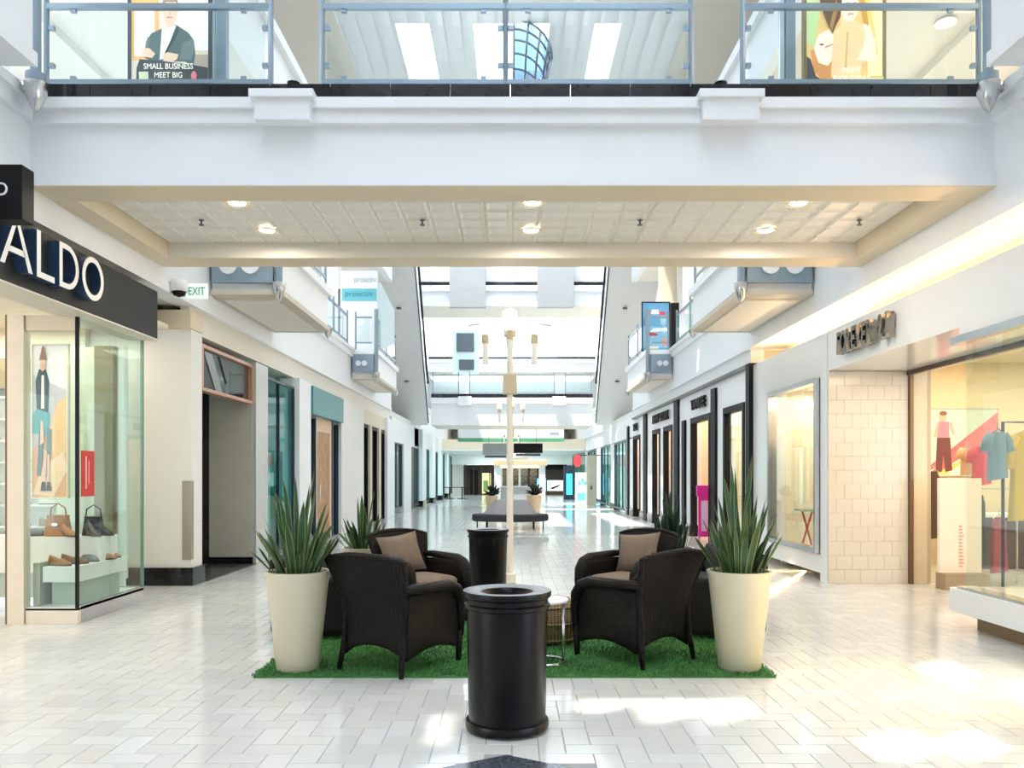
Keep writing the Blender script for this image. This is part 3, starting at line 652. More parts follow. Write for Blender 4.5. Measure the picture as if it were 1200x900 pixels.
dots.build('print', mat('coral_print', (.85, .35, .30), .6), pb)['kind'] = 'stuff'
rk = thing('clothes_rail', 'upright black clothes rail in the display window', 'rack', (5.55, 9.0, .0))
MB().tube([(5.45, 9.0, 0.0), (5.45, 9.0, 2.13), (6.1, 9.0, 2.13)], .018, 8).build('bar', BLACKP, rk)
MB().box(5.3, 5.7, 8.8, 9.2, 0, .03).build('foot', BLACKP, rk)
def garment(name, label, x0, x1, y, z0, z1, m, sleeves=True, hanger=True):
    t = thing(name, label, 'clothing', ((x0+x1)/2, y, z0), 0, None); w_ = x1-x0; h = z1-z0; cx = (x0+x1)/2
    def f(u, v):
        a = 2*pi*u; wf = .5*w_*(1.0-.18*v if sleeves else .92-.25*v)
        if v > .93: wf *= .55
        rp = 1+.07*sin(a*7+v*3)*(1-v*.6)
        return (cx+wf*cos(a)*rp, y+.07*sin(a)*rp, z0+h*v+.02*cos(a)*(1-v))
    m_ = MB().grid(28, 10, f); m_.build('body', m, t, smooth=True)
    if sleeves:
        for s in (-1, 1): MB().tube([(cx+s*w_*.30, y, z1-.05*h), (cx+s*w_*.48, y, z1-.18*h), (cx+s*w_*.56, y, z1-.42*h)], [.05, .06, .07], 10).build('sleeve', m, t, smooth=True)
    if hanger:
        MB().tube([(cx-w_*.35, y, z1-.02), (cx, y, z1+.04), (cx+w_*.35, y, z1-.02)], .008, 6).tube([(cx, y, z1+.03), (cx, y, z1+.10)], .006, 6).build('hanger', CHROME, t)
    return t
garment('hanging_blouse', 'blue grey top hanging in the right display window', 5.28, 5.50, 9.0, 1.50, 2.02, mat('slate_fabric', (.20, .30, .38), .85), True)
garment('hanging_dress', 'mustard yellow dress hanging in the right display window', 5.52, 5.92, 9.0, 1.05, 2.02, mat('mustard_fabric', (.80, .48, .02), .8))
garment('hanging_blouse', 'red top hanging on the wall deep inside the pale shop', 6.58, 6.86, 11.6, 1.40, 1.95, mat('red_fabric', (.75, .05, .09), .8))
garment('hanging_blouse', 'small patterned beige top beside the red top', 6.70, 6.88, 12.1, 1.55, 1.95, mat('beige_fabric', (.70, .48, .30), .8))
garment('hanging_skirt', 'long dark red skirt on the low rail inside the pale shop', 6.72, 6.98, 11.4, .18, .95, mat('maroon_fabric', (.42, .07, .09), .8), False)
garment('hanging_coat', 'black coat on the low rail inside the pale shop', 6.45, 6.68, 11.4, .25, 1.25, mat('black_fabric', (.02, .025, .03), .8), False)
garment('hanging_dress', 'dark patterned dress by the poster wall in the pale shop', 6.85, 7.1, 13.4, .5, 1.6, mat('brown_fabric', (.10, .06, .04), .8), False)
rk2 = thing('clothes_rail', 'low clothes rail with dark garments inside the pale shop', 'rack', (6.7, 11.4, 0))
MB().tube([(6.38, 11.4, 0), (6.38, 11.4, 1.35), (7.1, 11.4, 1.35), (7.1, 11.4, 0)], .015, 8).build('bar', CHROME, rk2)
tb_ = thing('display_table', 'white display table by the wall deep inside the pale shop', 'table', (8.0, 13.6, 0))
MB().box(7.4, 8.6, 13.2, 14.0, .85, .9).build('top', WHITE, tb_); MB().box(7.5, 8.5, 13.3, 13.9, 0, .85).build('base', DWOOD, tb_)
# mannequin arm + red sandals in the small window further on
mn = thing('mannequin', 'dark dressed mannequin with raised arm in the small lit window', 'mannequin', (5.0, 12.35, .38))
DK = mat('black_fabric', (.02, .025, .03), .8)
mb_ = MB(); cx_, cy_ = 5.05, 12.3
mb_.lathe([(.05, .6), (.12, .75), (.13, .95), (.10, 1.15), (.16, 1.35), (.17, 1.5), (.06, 1.6), (.05, 1.68)], 16, (cx_, cy_, .38)).build('torso', DK, mn, smooth=True)
MB().lathe([(.0, 1.66), (.07, 1.70), (.085, 1.78), (.07, 1.88), (0, 1.92)], 14, (cx_, cy_, .38)).build('head', mat('mannequin_skin', (.75, .65, .5), .4), mn, smooth=True)
MB().tube([(cx_-.05, cy_+.12, 1.85), (cx_-.1, cy_+.42, 1.75), (cx_-.12, cy_+.62, 2.02)], [.05, .045, .035], 8).build('arm', DK, mn, smooth=True)
MB().tube([(cx_-.07, cy_, 1.0), (cx_-.07, cy_, .38)], [.08, .05]).build('leg', DK, mn, smooth=True); MB().tube([(cx_+.07, cy_, 1.0), (cx_+.07, cy_, .38)], [.08, .05]).build('leg', DK, mn, smooth=True)
st = thing('folding_stool', 'red legged folding stool in the small lit window', 'stool', (4.9, 13.3, .38))
RD = mat('red_paint', (.6, .05, .04), .4)
MB().tube([(4.85, 13.1, .38), (4.85, 13.55, .95)], .018).tube([(4.85, 13.55, .38), (4.85, 13.1, .95)], .018).build('legs', RD, st)
MB().box(4.72, 4.98, 13.1, 13.55, .95, .98).build('seat', mat('sage', (.35, .5, .35), .6), st)

# ================================================================== SHOE SHOP (left, near)
sb = thing('shop_sign', 'charcoal fascia band with white shoe shop lettering', 'sign', (-4.45, 6.5, 3.2))
MB().box(-4.70, -4.33, 1.0, 9.9, 3.2, 3.78).build('band', CHAR, sb)
MB().box(-4.70, -4.32, 1.0, 9.91, 3.185, 3.2).build('lower_edge', mat('pale_edge', (.7, .66, .58), .4), sb)
LW = mat('letter_face', (.86, .86, .84), .35); LN = mat('letter_return_navy', (.03, .06, .12), .3)
def letter_strokes(polys, y0, w_, h, z0, name='letter'):
    """polys in unit box; u runs toward the right of the word (away from the camera on the left wall)"""
    m = MB()
    for poly in polys:
        n = len(poly); pts = [(y0+u*w_, z0+v*h) for u, v in poly]
        X0, X1 = -4.33, -4.22
        vs = [(X0, a, b) for a, b in pts]+[(X1, a, b) for a, b in pts]
        m.m = 1; m.add(vs, [(i, i+n, (i+1) % n+n, (i+1) % n) for i in range(n)])
        m.m = 0; m.add([(X1, a, b) for a, b in pts], [tuple(range(n))])
    m.build(name, [LW, LN], sb)
def ring(cx, cy, a, b, t, u, a0=0, a1=2*pi, n=24):
    out = []
    for k in range(n):
        p, q = a0+(a1-a0)*k/n, a0+(a1-a0)*(k+1)/n
        out.append([(cx+a*cos(p), cy+b*sin(p)), (cx+a*cos(q), cy+b*sin(q)), (cx+(a-t)*cos(q), cy+(b-u)*sin(q)), (cx+(a-t)*cos(p), cy+(b-u)*sin(p))])
    return out
H_ = .42; Z_ = 3.31
letter_strokes([[(0, 0), (.14, 0), (.54, 1), (.44, 1)], [(.46, 1), (.56, 1), (1, 0), (.86, 0)], [(.24, .28), (.78, .28), (.74, .40), (.28, .40)]], 6.68, .46, H_, Z_)
letter_strokes([[(0, 0), (.22, 0), (.22, 1), (0, 1)], [(.22, 0), (1, 0), (1, .13), (.22, .13)]], 7.20, .28, H_, Z_)
letter_strokes([[(0, 0), (.16, 0), (.16, 1), (0, 1)], [(.16, .88), (.4, .88), (.4, 1), (.16, 1)], [(.16, 0), (.4, 0), (.4, .12), (.16, .12)]]+ring(.4, .5, .6, .5, .17, .12, -pi/2, pi/2, 14), 7.56, .34, H_, Z_)
letter_strokes(ring(.5, .5, .5, .52, .14, .13), 7.96, .42, H_, Z_)
bs = thing('blade_sign', 'small black projecting sign at the upper left edge', 'sign', (-4.1, 6.45, 4.0))
MB().box(-4.40, -3.90, 6.45, 6.62, 3.58, 4.02).build('panel', BLACKP, bs, bevel=.008)
text('lettering', 'ALDO', .15, .004, (-4.20, 6.447, 3.77), 0, WHITE, bs, .95)

POST = mat('beige_mullion', (.78, .68, .55), .4)
S('trim_13', MB().box(-5.22, -5.05, 8.38, 8.50, 0, 3.2), POST)
S('trim_14', MB().box(-5.24, -5.22, 8.38, 8.50, 0, 3.2), mat('brown_edge', (.18, .10, .05), .5))
S('wall_left', MB().box(-4.75, -4.62, 1, 9.9, 3.78, 3.92), TAN)
ab = thing('display_bay', 'glazed corner display bay of the shoe shop with steel base', 'display window', (-4.8, 9.15, 0))
MB().box(-5.04, -4.5, 8.40, 8.46, 0, .16).build('front_plinth', mat('beige_plinth', (.80, .72, .60), .35), ab)
MB().box(-4.56, -4.5, 8.46, 9.9, 0, .18).build('side_plinth', CHROME, ab)
MB().box(-5.04, -4.50, 8.40, 9.9, .14, .17).build('deck', IVORY, ab)
MB().box(-5.04, -4.51, 8.41, 8.42, .16, 3.04).build('pane', GGREEN, ab)
MB().box(-5.04, -4.50, 8.40, 8.45, 3.04, 3.2).build('header', TAN, ab)
for y0, y1 in ((8.42, 9.08), (9.09, 9.9)): MB().box(-4.512, -4.50, y0, y1, .18, 3.2).build('pane', GGREEN, ab)
MB().box(-4.525, -4.495, 8.395, 8.425, .16, 3.2).build('corner_bead', BLACKP, ab)
MB().box(-4.53, -4.50, 9.88, 9.91, .18, 3.2).build('end_bead', mat('green_glass_edge', (.2, .35, .3), .2), ab)
S('wall_left', MB().box(-8, -4.55, 9.91, 9.97, 0, .18), CHROME)
S('window_bay_end', MB().box(-6.5, -4.52, 9.90, 9.912, .16, 3.2), GGREEN)
# stepped display blocks
BW = mat('display_white', (.88, .86, .82), .4)
tag(B(-6.2, -4.62, 9.05, 9.5, .45, .85).build('display_block', BW), 'upper white display block inside the shoe shop bay', 'display block')
tag(B(-4.92, -4.56, 8.50, 9.60, .42, .58).build('display_block', BW), 'lower white display slab inside the shoe shop bay', 'display block')
tag(B(-5.02, -4.95, 8.50, 9.0, .18, .62).build('display_block', mat('olive_block', (.45, .45, .35), .5)), 'olive side block at the left of the bay', 'display block')
tag(B(-4.88, -4.60, 8.60, 9.5, .17, .42).build('display_block', mat('grey_green_block', (.50, .56, .50), .4)), 'grey green block carrying the lower display slab', 'display block')
tag(B(-6.1, -4.66, 9.10, 9.45, .17, .45).build('display_block', mat('grey_green_block', (.50, .56, .50), .4)), 'grey green base under the upper display block', 'display block')
def shoe(label, x, y, z, rz, m, heel=0.0, L=.27, group='shoes in the shoe shop bay', name='shoe'):
    t = tag(empty(name, (x, y, z), rz, False), label, 'shoe', group)
    n = 12; sol = []
    def wdt(u): return .045*(.75+.35*sin(pi*min(1, u*1.05))**.7) if u < .97 else .02
    def hz(u): return heel*max(0, 1-u/.65)**1.2
    m1 = MB()
    def f(a, v):
        u = v; ang = pi*a
        hgt = .055+.045*max(0, 1-u/.45)**.8 if u < .45 else .055*(1-((u-.45)/.56)**2)+.012
        w_ = .043*(1-.25*abs(u-.62)**1.2*2) * (1 if u < .9 else max(.25, (1.02-u)/.12))
        return ((u-.5)*L, w_*cos(ang), .014+hz(u)+hgt*sin(ang))
    m1.grid(10, n, f).build('upper', m, t, smooth=True)
    m2 = MB(); top = []
    for i in range(n+1):
        u = i/n; w_ = .047*(1-.2*abs(u-.62)*2)*(1 if u < .9 else max(.3, (1.02-u)/.12)); top.append((u, w_))
    vs = []
    for u, w_ in top:
        for zz in (0 if not heel else hz(u), .016+hz(u)):
            vs += [((u-.5)*L, -w_, zz), ((u-.5)*L, w_, zz)]
    fs = []
    for i in range(n):
        a, b = i*4, (i+1)*4
        fs += [(a, b, b+1, a+1), (a+2, a+3, b+3, b+2), (a, a+2, b+2, b), (a+1, b+1, b+3, a+3)]
    fs += [(0, 1, 3, 2), (n*4, n*4+2, n*4+3, n*4+1)]
    m2.add(vs, fs).build('sole', mat('sole_brown', (.12, .07, .04), .5), t)
    if heel: MB().box(-.5*L, -.5*L+.05, -.025, .025, 0, heel+.01).build('heel', mat('sole_brown', (.12, .07, .04), .5), t)
    return t
BR = mat('tan_leather', (.38, .17, .06), .45, var=.12); BK = mat('black_leather', (.025, .028, .03), .35); GY = mat('grey_leather', (.16, .18, .20), .5)
shoe('tan loafer at the front of the lower slab', -4.80, 8.62, .58, R(-15), BR)
shoe('brown loafer beside the tan loafer on the lower slab', -4.74, 8.80, .58, R(10), mat('brown_leather', (.25, .12, .06), .45))
shoe('grey sandal in the middle of the lower slab', -4.72, 9.05, .58, R(-20), GY)
shoe('coral flat shoe toward the back of the lower slab', -4.66, 9.25, .58, R(15), mat('coral_leather', (.62, .27, .17), .5))
shoe('copper flat shoe at the far end of the lower slab', -4.70, 9.46, .58, R(0), mat('copper_leather', (.60, .25, .12), .45))
shoe('black heeled shoe at the corner of the upper block', -4.72, 9.15, .85, R(-40), BK, .08)
shoe('black court shoe leaning at the end of the upper block', -4.68, 9.32, .85, R(-25), BK, .09)
shoe('tan pump beside the brown handbag', -4.98, 9.12, .85, R(-30), BR, .07)
shoe('small grey shoe on the left of the upper block', -5.42, 9.2, .85, R(20), GY)
# handbags
def bag(label, x, y, z, m, w_=.30, h=.24):
    t = thing('handbag', label, 'bag', (x, y, z))
    def f(u, v):
        a = 2*pi*u; k_ = (1-.22*v); ex = abs(cos(a))**.5*(1 if cos(a) > 0 else -1); ey = abs(sin(a))**.6*(1 if sin(a) > 0 else -1)
        return (x+.5*w_*k_*ex, y+.07*(1-.55*v)*ey, z+h*v)
    MB().grid(24, 8, f).build('body', m, t, smooth=True, solid=.006)
    fl = MB().box(x-.5*w_*.76, x+.5*w_*.76, y-.04, y+.04, z+h-.02, z+h).build('flap', m, t, bevel=.006)
    MB().tube([(x-.09, y, z+h-.02), (x-.08, y, z+h+.08), (x, y, z+h+.13), (x+.08, y, z+h+.08), (x+.09, y, z+h-.02)], .008, 6).build('handle', m, t, smooth=True)
    MB().box(x-.03, x+.03, y-.075, y-.065, z+h*.5, z+h*.62).build('buckle', CHROME, fl)
bag('tan leather handbag on the upper display block', -5.15, 9.2, .85, BR)
bag('black leather handbag behind the glass corner of the bay', -4.80, 9.3, .85, BK, .24, .22)
# bay poster (fashion photograph) and wall behind
poster('window_poster', 'tall fashion poster of a seated figure in the shoe shop bay', 'poster', -5.73, -5.32, 9.68, 1.28, 3.1,
       [((.52, .50, .55), rect(0, 0, 1, 1)), ((.70, .68, .72), [(0, .80), (1, .70), (1, 1), (0, 1)]), ((.72, .40, .20), [(0, .0), (1, .0), (1, .42), (.55, .48), (0, .30)]), ((.80, .52, .26), [(.5, .46), (.7, .62), (1, .66), (1, .3), (.6, .25)]),
        ((.85, .62, .40), [(0, .02), (.6, .0), (1, .18), (.9, .3), (.3, .2)]),
        ((.015, .05, .06), [(.12, .55), (.45, .55), (.48, .76), (.38, .84), (.18, .84), (.08, .76)]), ((.75, .70, .66), [(.24, .58), (.34, .58), (.33, .80), (.26, .80)]),
        ((.10, .35, .38), [(.0, .42), (.45, .40), (.50, .55), (.12, .58), (0, .54)]), ((.12, .20, .22), [(.12, .14), (.24, .14), (.36, .44), (.2, .46)]), ((.14, .22, .24), [(.36, .13), (.48, .13), (.56, .44), (.42, .46)]),
        (SK, [(.22, .34), (.34, .36), (.30, .50), (.24, .50)]), (SK, [(.30, .08), (.38, .08), (.42, .30), (.34, .32)]), (SK, [(.42, .08), (.49, .08), (.50, .28), (.44, .28)]),
        ((.70, .42, .32), oval(.30, .87, .08, .045)), ((.22, .08, .06), [(.20, .90), (.42, .90), (.34, .99), (.29, .99)]), ((.05, .03, .03), [(.24, .04), (.40, .04), (.38, .10), (.28, .10)]), ((.05, .03, .03), [(.42, .04), (.56, .04), (.52, .10), (.44, .10)])],
       BEIGEW, fw=.015)
SW = mat('shoe_shop_wall', (.84, .80, .70), .5)
S('wall_shop', MB().box(-12, -5.9, 11.2, 11.3, 0, 3.9).box(-12, -11.9, 1, 11.2, 0, 3.9).box(-5.9, -5.0, 10.5, 10.56, .2, 3.2), SW)
S('ceiling_shop', MB().box(-12, -4.75, 1, 11.2, 3.56, 3.62), SW)
area('shop_lamp', (-7.5, 6, 3.5), (4, 7), 120, SOFT); area('shop_lamp', (-5.0, 9.2, 3.12), (.4, .8), 6, SOFT); area('shop_lamp', (-7, 10.3, 3.5), (3, 1), 40, SOFT)
# brown inner post and mirror upright seen through the bay
S('trim_15', MB().box(-5.36, -5.12, 10.4, 10.5, 0, 3.2), mat('umber_post', (.34, .26, .14), .5))
S('trim_16', MB().box(-5.05, -4.98, 10.4, 10.46, 0, 3.2), WHITE)
rs = thing('red_notice', 'red vertical notice on the bay glass', 'sign', (-4.48, 8.6, 1.3))
MB().box(-4.498, -4.492, 8.46, 8.72, 1.32, 1.80).build('panel', mat('red_sticker', (.62, .04, .03), .4), rs)
MB().box(-4.492, -4.490, 8.54, 8.56, 1.40, 1.74).box(-4.492, -4.490, 8.60, 8.61, 1.45, 1.70).build('print', mat('pale_print', (.9, .6, .55), .5), rs)
# shelving wall with shoes at the far left
sh = thing('shoe_shelving', 'white shoe shelving unit seen through the doorway at the left edge', 'shelf', (-7.0, 10.9, 0))
MB().box(-7.6, -6.05, 11.12, 11.18, 0, 2.7).build('back_panel', BW, sh)
for i in range(9): MB().box(-7.6, -6.05, 10.85, 11.12, .25+i*.29, .275+i*.29).build('shelf', BW, sh)
MB().box(-7.65, -6.0, 10.82, 11.18, 2.7, 3.1).build('header', mat('brown_head', (.32, .25, .16), .5), sh)
MB().box(-7.6, -6.05, 10.88, 11.12, 0, .22).build('base', mat('dark_base', (.10, .05, .04), .5), sh)
cols_ = [mat('red_shoe', (.55, .04, .05), .4), BK, BR, mat('white_shoe', (.8, .78, .74), .5), GY]
for i in range(8):
    for j in range(3):
        nm = ['lowest', 'second lowest', 'third', 'fourth', 'fifth', 'sixth', 'seventh', 'eighth'][i]
        cn = ['red', 'black', 'tan', 'white', 'grey'][(i+j*2) % 5]
        shoe(f'{cn} shoe on the {nm} shelf, {["nearest the doorway edge", "middle of the row", "far end of the row"][j]}', -6.25-j*.42, 10.98, .275+i*.29, R(20), cols_[(i+j*2) % 5], group='shoes on the wall shelves')

# ================================================================== SIGNS AND FITTINGS
ex = thing('exit_sign', 'white exit sign with green letters under the left balcony', 'sign', (-4.27, 11.0, 4.02))
MB().box(-4.42, -4.14, 11.0, 11.05, 3.94, 4.14).build('box', mat('exit_white', (.85, .88, .86), .4, emit=(.9, 1, .95), es=.25), ex, bevel=.006)
text('lettering', 'EXIT', .155, .003, (-4.28, 10.996, 3.985), 0, mat('exit_green', (.03, .42, .20), .5), ex, .72)
cm = thing('dome_camera', 'white dome security camera with dark lens on the left wall', 'camera', (-4.36, 10.5, 3.85))
MB().lathe([(.0, 4.09), (.09, 4.08), (.11, 4.02), (.11, 3.93), (.08, 3.93)], 18, (-4.33, 10.55, 0)).build('housing', WHITE, cm, smooth=True)
MB().lathe([(.085, 3.93), (.07, 3.88), (.0, 3.855)], 18, (-4.33, 10.55, 0)).build('lens', BLACKP, cm, smooth=True)

# posters on the bridge --------------------------------------------------
SUIT = (.10, .15, .16); SKN = (.85, .62, .48)
p1 = poster('lit_poster', 'lit poster of a man in a grey suit on the footbridge', 'poster', -3.74, -2.98, 7.95, 5.04, 6.42,
       [((.80, .74, .62), rect(0, 0, 1, 1)), ((.84, .50, .22), rect(0, .42, .36, .92)), ((.95, .88, .74), rect(.04, .45, .30, .80)), ((.88, .90, .86), rect(.55, .45, 1, 1)),
        ((.45, .36, .30), rect(.80, .30, 1, .46)), ((.70, .62, .50), rect(.80, .46, 1, .49)),
        (SUIT, [(.17, .44), (.26, .41), (.70, .41), (.80, .36), (.83, .46), (.81, .56), (.74, .615), (.60, .665), (.50, .68), (.38, .64), (.26, .61), (.19, .55)]),
        ((.16, .22, .23), [(.62, .42), (.66, .54), (.80, .57), (.81, .50), (.78, .42)]), ((.15, .21, .22), [(.20, .46), (.24, .55), (.22, .59), (.19, .54)]),
        ((.92, .93, .92), [(.37, .42), (.42, .43), (.58, .66), (.50, .69), (.40, .65)]), ((.07, .10, .11), [(.41, .44), (.43, .44), (.60, .66), (.62, .63)]),
        (SKN, [(.46, .64), (.56, .66), (.58, .72), (.44, .72)]), (SKN, oval(.51, .76, .10, .085, 20)), ((.38, .28, .22), [(.40, .79), (.42, .86), (.50, .88), (.60, .86), (.62, .79), (.58, .83), (.45, .83)]),
        ((.55, .30, .24), [(.46, .715), (.54, .715), (.53, .725), (.47, .725)]), ((.2, .12, .1), oval(.47, .775, .012, .006, 8)), ((.2, .12, .1), oval(.55, .775, .012, .006, 8)), ((.72, .47, .36), [(.505, .77), (.52, .74), (.50, .74)]),
        (SKN, [(.16, .44), (.28, .43), (.32, .46), (.24, .50), (.14, .50)]), (SKN, [(.42, .41), (.50, .39), (.60, .42), (.62, .455), (.48, .47), (.42, .455)]),
        ((.05, .06, .07), [(.06, .08), (1, .08), (1, .36), (.8, .38), (.45, .405), (.12, .42), (.08, .36)]), ((.10, .10, .10), rect(0, 0, 1, .2)), ((.75, .20, .25), oval(.82, .30, .035, .035)), ((.70, .72, .52), [(.12, .24), (.24, .24), (.23, .33), (.11, .33)])], DSTEEL, lit=.3)
LET = mat('poster_lettering', (.92, .90, .80), .5, emit=(.95, .92, .8), es=.4)
for tx, z in (('SMALL BUSINESS', 5.515), ('MEET BIG', 5.43), ('SAVINGS', 5.345)):
    text('lettering', tx, .078, .002, (-3.36, 7.925, z), 0, LET, p1, .85)
GS = (.86, .58, .32); GS2 = (.93, .74, .56)
p2 = poster('lit_poster', 'lit golden poster of a long-haired woman on the footbridge', 'poster', 2.89, 3.64, 7.95, 5.04, 6.42,
       [((.72, .50, .20), rect(0, 0, 1, 1)), ((.45, .60, .30), [(0, .55), (.10, .5), (.22, .9), (.1, 1), (0, 1)]), ((.90, .76, .42), [(.80, .2), (1, .2), (1, 1), (.84, 1)]), ((.55, .30, .06), [(.64, 1), (.72, 1), (.90, .42), (.84, .42)]), ((.82, .55, .15), [(.74, 1), (.80, 1), (.94, .46), (.91, .45)]),
        ((.62, .28, .10), [(.06, .48), (.10, .34), (.25, .26), (.45, .30), (.42, .52), (.20, .56)]), ((.90, .74, .60), [(.10, .50), (.16, .60), (.30, .64), (.38, .58), (.40, .46), (.28, .38), (.16, .40)]), ((.20, .10, .06), oval(.20, .53, .03, .008, 8)), ((.62, .30, .22), [(.24, .50), (.36, .53), (.37, .54), (.25, .52)]),
        (GS, [(.32, .30), (.70, .30), (.74, .46), (.84, .56), (.80, .64), (.66, .70), (.50, .70), (.36, .62), (.34, .48)]), (GS2, [(.66, .42), (.92, .40), (.90, .56), (.82, .66), (.74, .68), (.78, .58), (.72, .48)]), ((.62, .36, .14), [(.50, .36), (.52, .36), (.55, .62), (.53, .62)]),
        (GS, [(.46, .64), (.62, .66), (.62, .74), (.44, .72)]), (GS2, oval(.56, .80, .12, .11, 20)), ((.70, .30, .25), [(.54, .735), (.62, .74), (.60, .755), (.54, .75)]), ((.25, .12, .08), oval(.54, .82, .02, .008, 8)), ((.25, .12, .08), oval(.63, .82, .02, .008, 8)),
        ((.12, .07, .04), [(.14, .9), (.22, .74), (.28, .66), (.34, .60), (.38, .66), (.44, .72), (.46, .84), (.56, .90), (.70, .88), (.66, .98), (.4, 1), (.2, 1)]), ((.35, .20, .08), [(.30, .66), (.33, .62), (.42, .80), (.38, .84)]),
        ((.06, .06, .08), [(0, .1), (.34, .1), (.30, .24), (.12, .30), (.05, .42), (0, .44)]), ((.78, .64, .30), rect(.34, .1, 1, .30)), ((.62, .44, .16), rect(.34, .29, 1, .30))], mat('gold_frame', (.35, .26, .12), .4), lit=.4)
for tx, z in (("DON'T", 5.48), ('SHOP TODAY', 5.40)): text('lettering', tx, .07, .002, (3.32, 7.925, z), 0, LET, p2, .85)
for s, x in ((-1, -2.86), (1, 2.74)):
    t = thing('poster_column', f'blue grey steel column beside the {"man" if s < 0 else "woman"} poster on the bridge', 'column', (x, 8.0, 5.02))
    MB().box(x-.05, x+.05, 7.96, 8.06, 5.02, 7.4).build('shaft', STEEL, t, bevel=.01)
    MB().box(x-.10, x-.06, 7.98, 8.04, 5.02, 7.4).build('glass_fin', mat('pale_blue_fin', (.62, .75, .80), .2), t)
# small things standing in the bracket gaps of the bridge
for x, nm in ((-2.0, 'left'), (1.95, 'right')):
    t = thing('floor_uplight', f'small black spotlight in the {nm} gap of the bridge railing', 'lamp', (x, 7.5, 5.06))
    MB().box(x-.2, x+.2, 7.46, 7.56, 5.06, 5.10).build('base', BLACKP, t); MB().lathe([(.05, 0), (.06, .07), (.02, .08)], 12, (x-.02, 7.5, 5.10)).build('head', BLACKP, t)

# banner stand on the farther left balcony, poster on the right one
bn = thing('banner_stand', 'white banner with teal stripe on the farther left balcony', 'banner', (-4.35, 22.9, 5.0))
MB().box(-4.85, -3.80, 22.9, 23.0, 5.0, 7.3).build('board', WHITE, bn)
MB().box(-4.80, -3.82, 22.885, 22.9, 6.45, 6.80).build('stripe', mat('aqua', (.16, .55, .66), .5), bn)
MB().box(-4.92, -4.86, 22.92, 23.0, 5.0, 6.8).build('side_post', DSTEEL, bn)
GT = mat('grey_lettering', (.35, .38, .45), .6)
text('lettering', 'proactiv', .24, .004, (-4.15, 22.885, 6.98), 0, mat('soft_grey_lettering', (.5, .54, .58), .6), bn, .8)
text('lettering', 'proactiv', .24, .004, (-4.33, 22.875, 6.58), 0, mat('teal_lettering', (.05, .36, .46), .6), bn, 1.0)
MB().prism([(0, 0), (.5, .3), (.5, 1.3), (0, 1.9)], 0, .06, lambda a, b, d: (-3.79+d+a*.5, 23.0+a*2, 5.1+b)).build('side_board', mat('pale_aqua', (.70, .88, .92), .4), bn)
poster('poster_stand', 'blue poster with a white ship on the farther right balcony', 'poster', 3.68, 4.42, 22.8, 5.05, 6.38,
       [((.12, .36, .62), rect(0, 0, 1, 1)), ((.25, .50, .72), rect(0, .05, 1, .5)), ((.45, .05, .10), [(.1, .74), (.3, .74), (.28, .82), (.14, .82)]), ((.60, .08, .12), [(.62, .74), (.86, .74), (.84, .82), (.64, .82)]), ((.78, .70, .78), [(.3, .76), (.62, .76), (.6, .86), (.34, .86)]),
        ((.85, .86, .88), [(.25, .38), (.95, .40), (.9, .48), (.4, .46)]), ((.45, .06, .06), [(.26, .30), (.6, .31), (.5, .36), (.25, .38)]), ((.80, .30, .25), oval(.82, .17, .10, .08)), ((.75, .78, .60), rect(.2, .03, .6, .08))], BLACKP, lit=.15)
cb = thing('kiosk_box', 'black cabinet behind the blue poster on right balcony', 'cabinet', (4.6, 22.9, 5.0))
MB().box(4.47, 4.70, 22.8, 23.6, 5.0, 6.38).build('body', BLACKP, cb)
S('column', MB().box(4.5, 5.0, 24.6, 24.9, 4.99, 8.6), TAN); S('column', MB().box(5.05, 5.4, 24.0, 24.6, 4.99, 8.6), WHITE)

# ================================================================== LAMP POSTS
POLE = mat('ivory_pole', (.82, .78, .68), .4); GLOW = mat('frosted_lamp', (.95, .93, .88), .3, emit=(1, .96, .88), es=2.5); TANC = mat('tan_collar', (.58, .50, .34), .4)
def lamp_post(y, label, x=-.03):
    t = thing('lamp_post', label, 'lamp post', (x, y, 0), 0, 'lamp posts along the middle of the mall')
    MB().box(x-.085, x+.085, y-.085, y+.085, 0, .14).build('plinth', POLE, t, bevel=.01)
    MB().tube([(x, y, .14), (x, y, 3.52)], [.05, .04], 12).build('pole', POLE, t, smooth=True, auto=True)
    MB().box(x-.10, x+.10, y-.10, y+.10, 2.70, 2.98).build('collar', TANC, t, bevel=.01)
    for k_ in range(4):
        a = k_*pi/2; ux, uy = cos(a), sin(a)
        MB().tube([(x, y, 3.71), (x+ux*.30, y+uy*.30, 3.72), (x+ux*.60, y+uy*.60, 3.68)], .016, 8).build('arm', POLE, t, smooth=True)
        lx, ly = x+ux*.35, y+uy*.35
        l = MB().lathe([(.055, 3.55), (.06, 3.57), (.06, 3.72), (.02, 3.74)], 14, (lx, ly, 0)).build('lantern', GLOW, t, smooth=True, auto=True)
        MB().lathe([(.045, 3.42), (.052, 3.43), (.052, 3.55)], 12, (lx, ly, 0)).build('lantern_collar', TANC, l, smooth=True, auto=True)
        MB().lathe([(.035, 3.13), (.04, 3.14), (.04, 3.42)], 12, (lx, ly, 0)).build('lantern_tube', mat('white_tube', (.9, .9, .88), .3), l, smooth=True, auto=True)
    MB().lathe([(.10, 3.64), (.10, 3.88), (.03, 3.92)], 16, (x, y, 0)).build('top_lantern', GLOW, t, smooth=True, auto=True)
    MB().lathe([(.075, 3.52), (.09, 3.53), (.09, 3.64)], 16, (x, y, 0)).build('top_collar', TANC, t, smooth=True, auto=True)
    return t
lamp_post(11.6, 'ivory lamp post with four lanterns, nearest of the row')
lamp_post(24.6, 'second ivory lamp post, behind the oval bench'); lamp_post(40.5, 'third ivory lamp post, beyond the second footbridge')

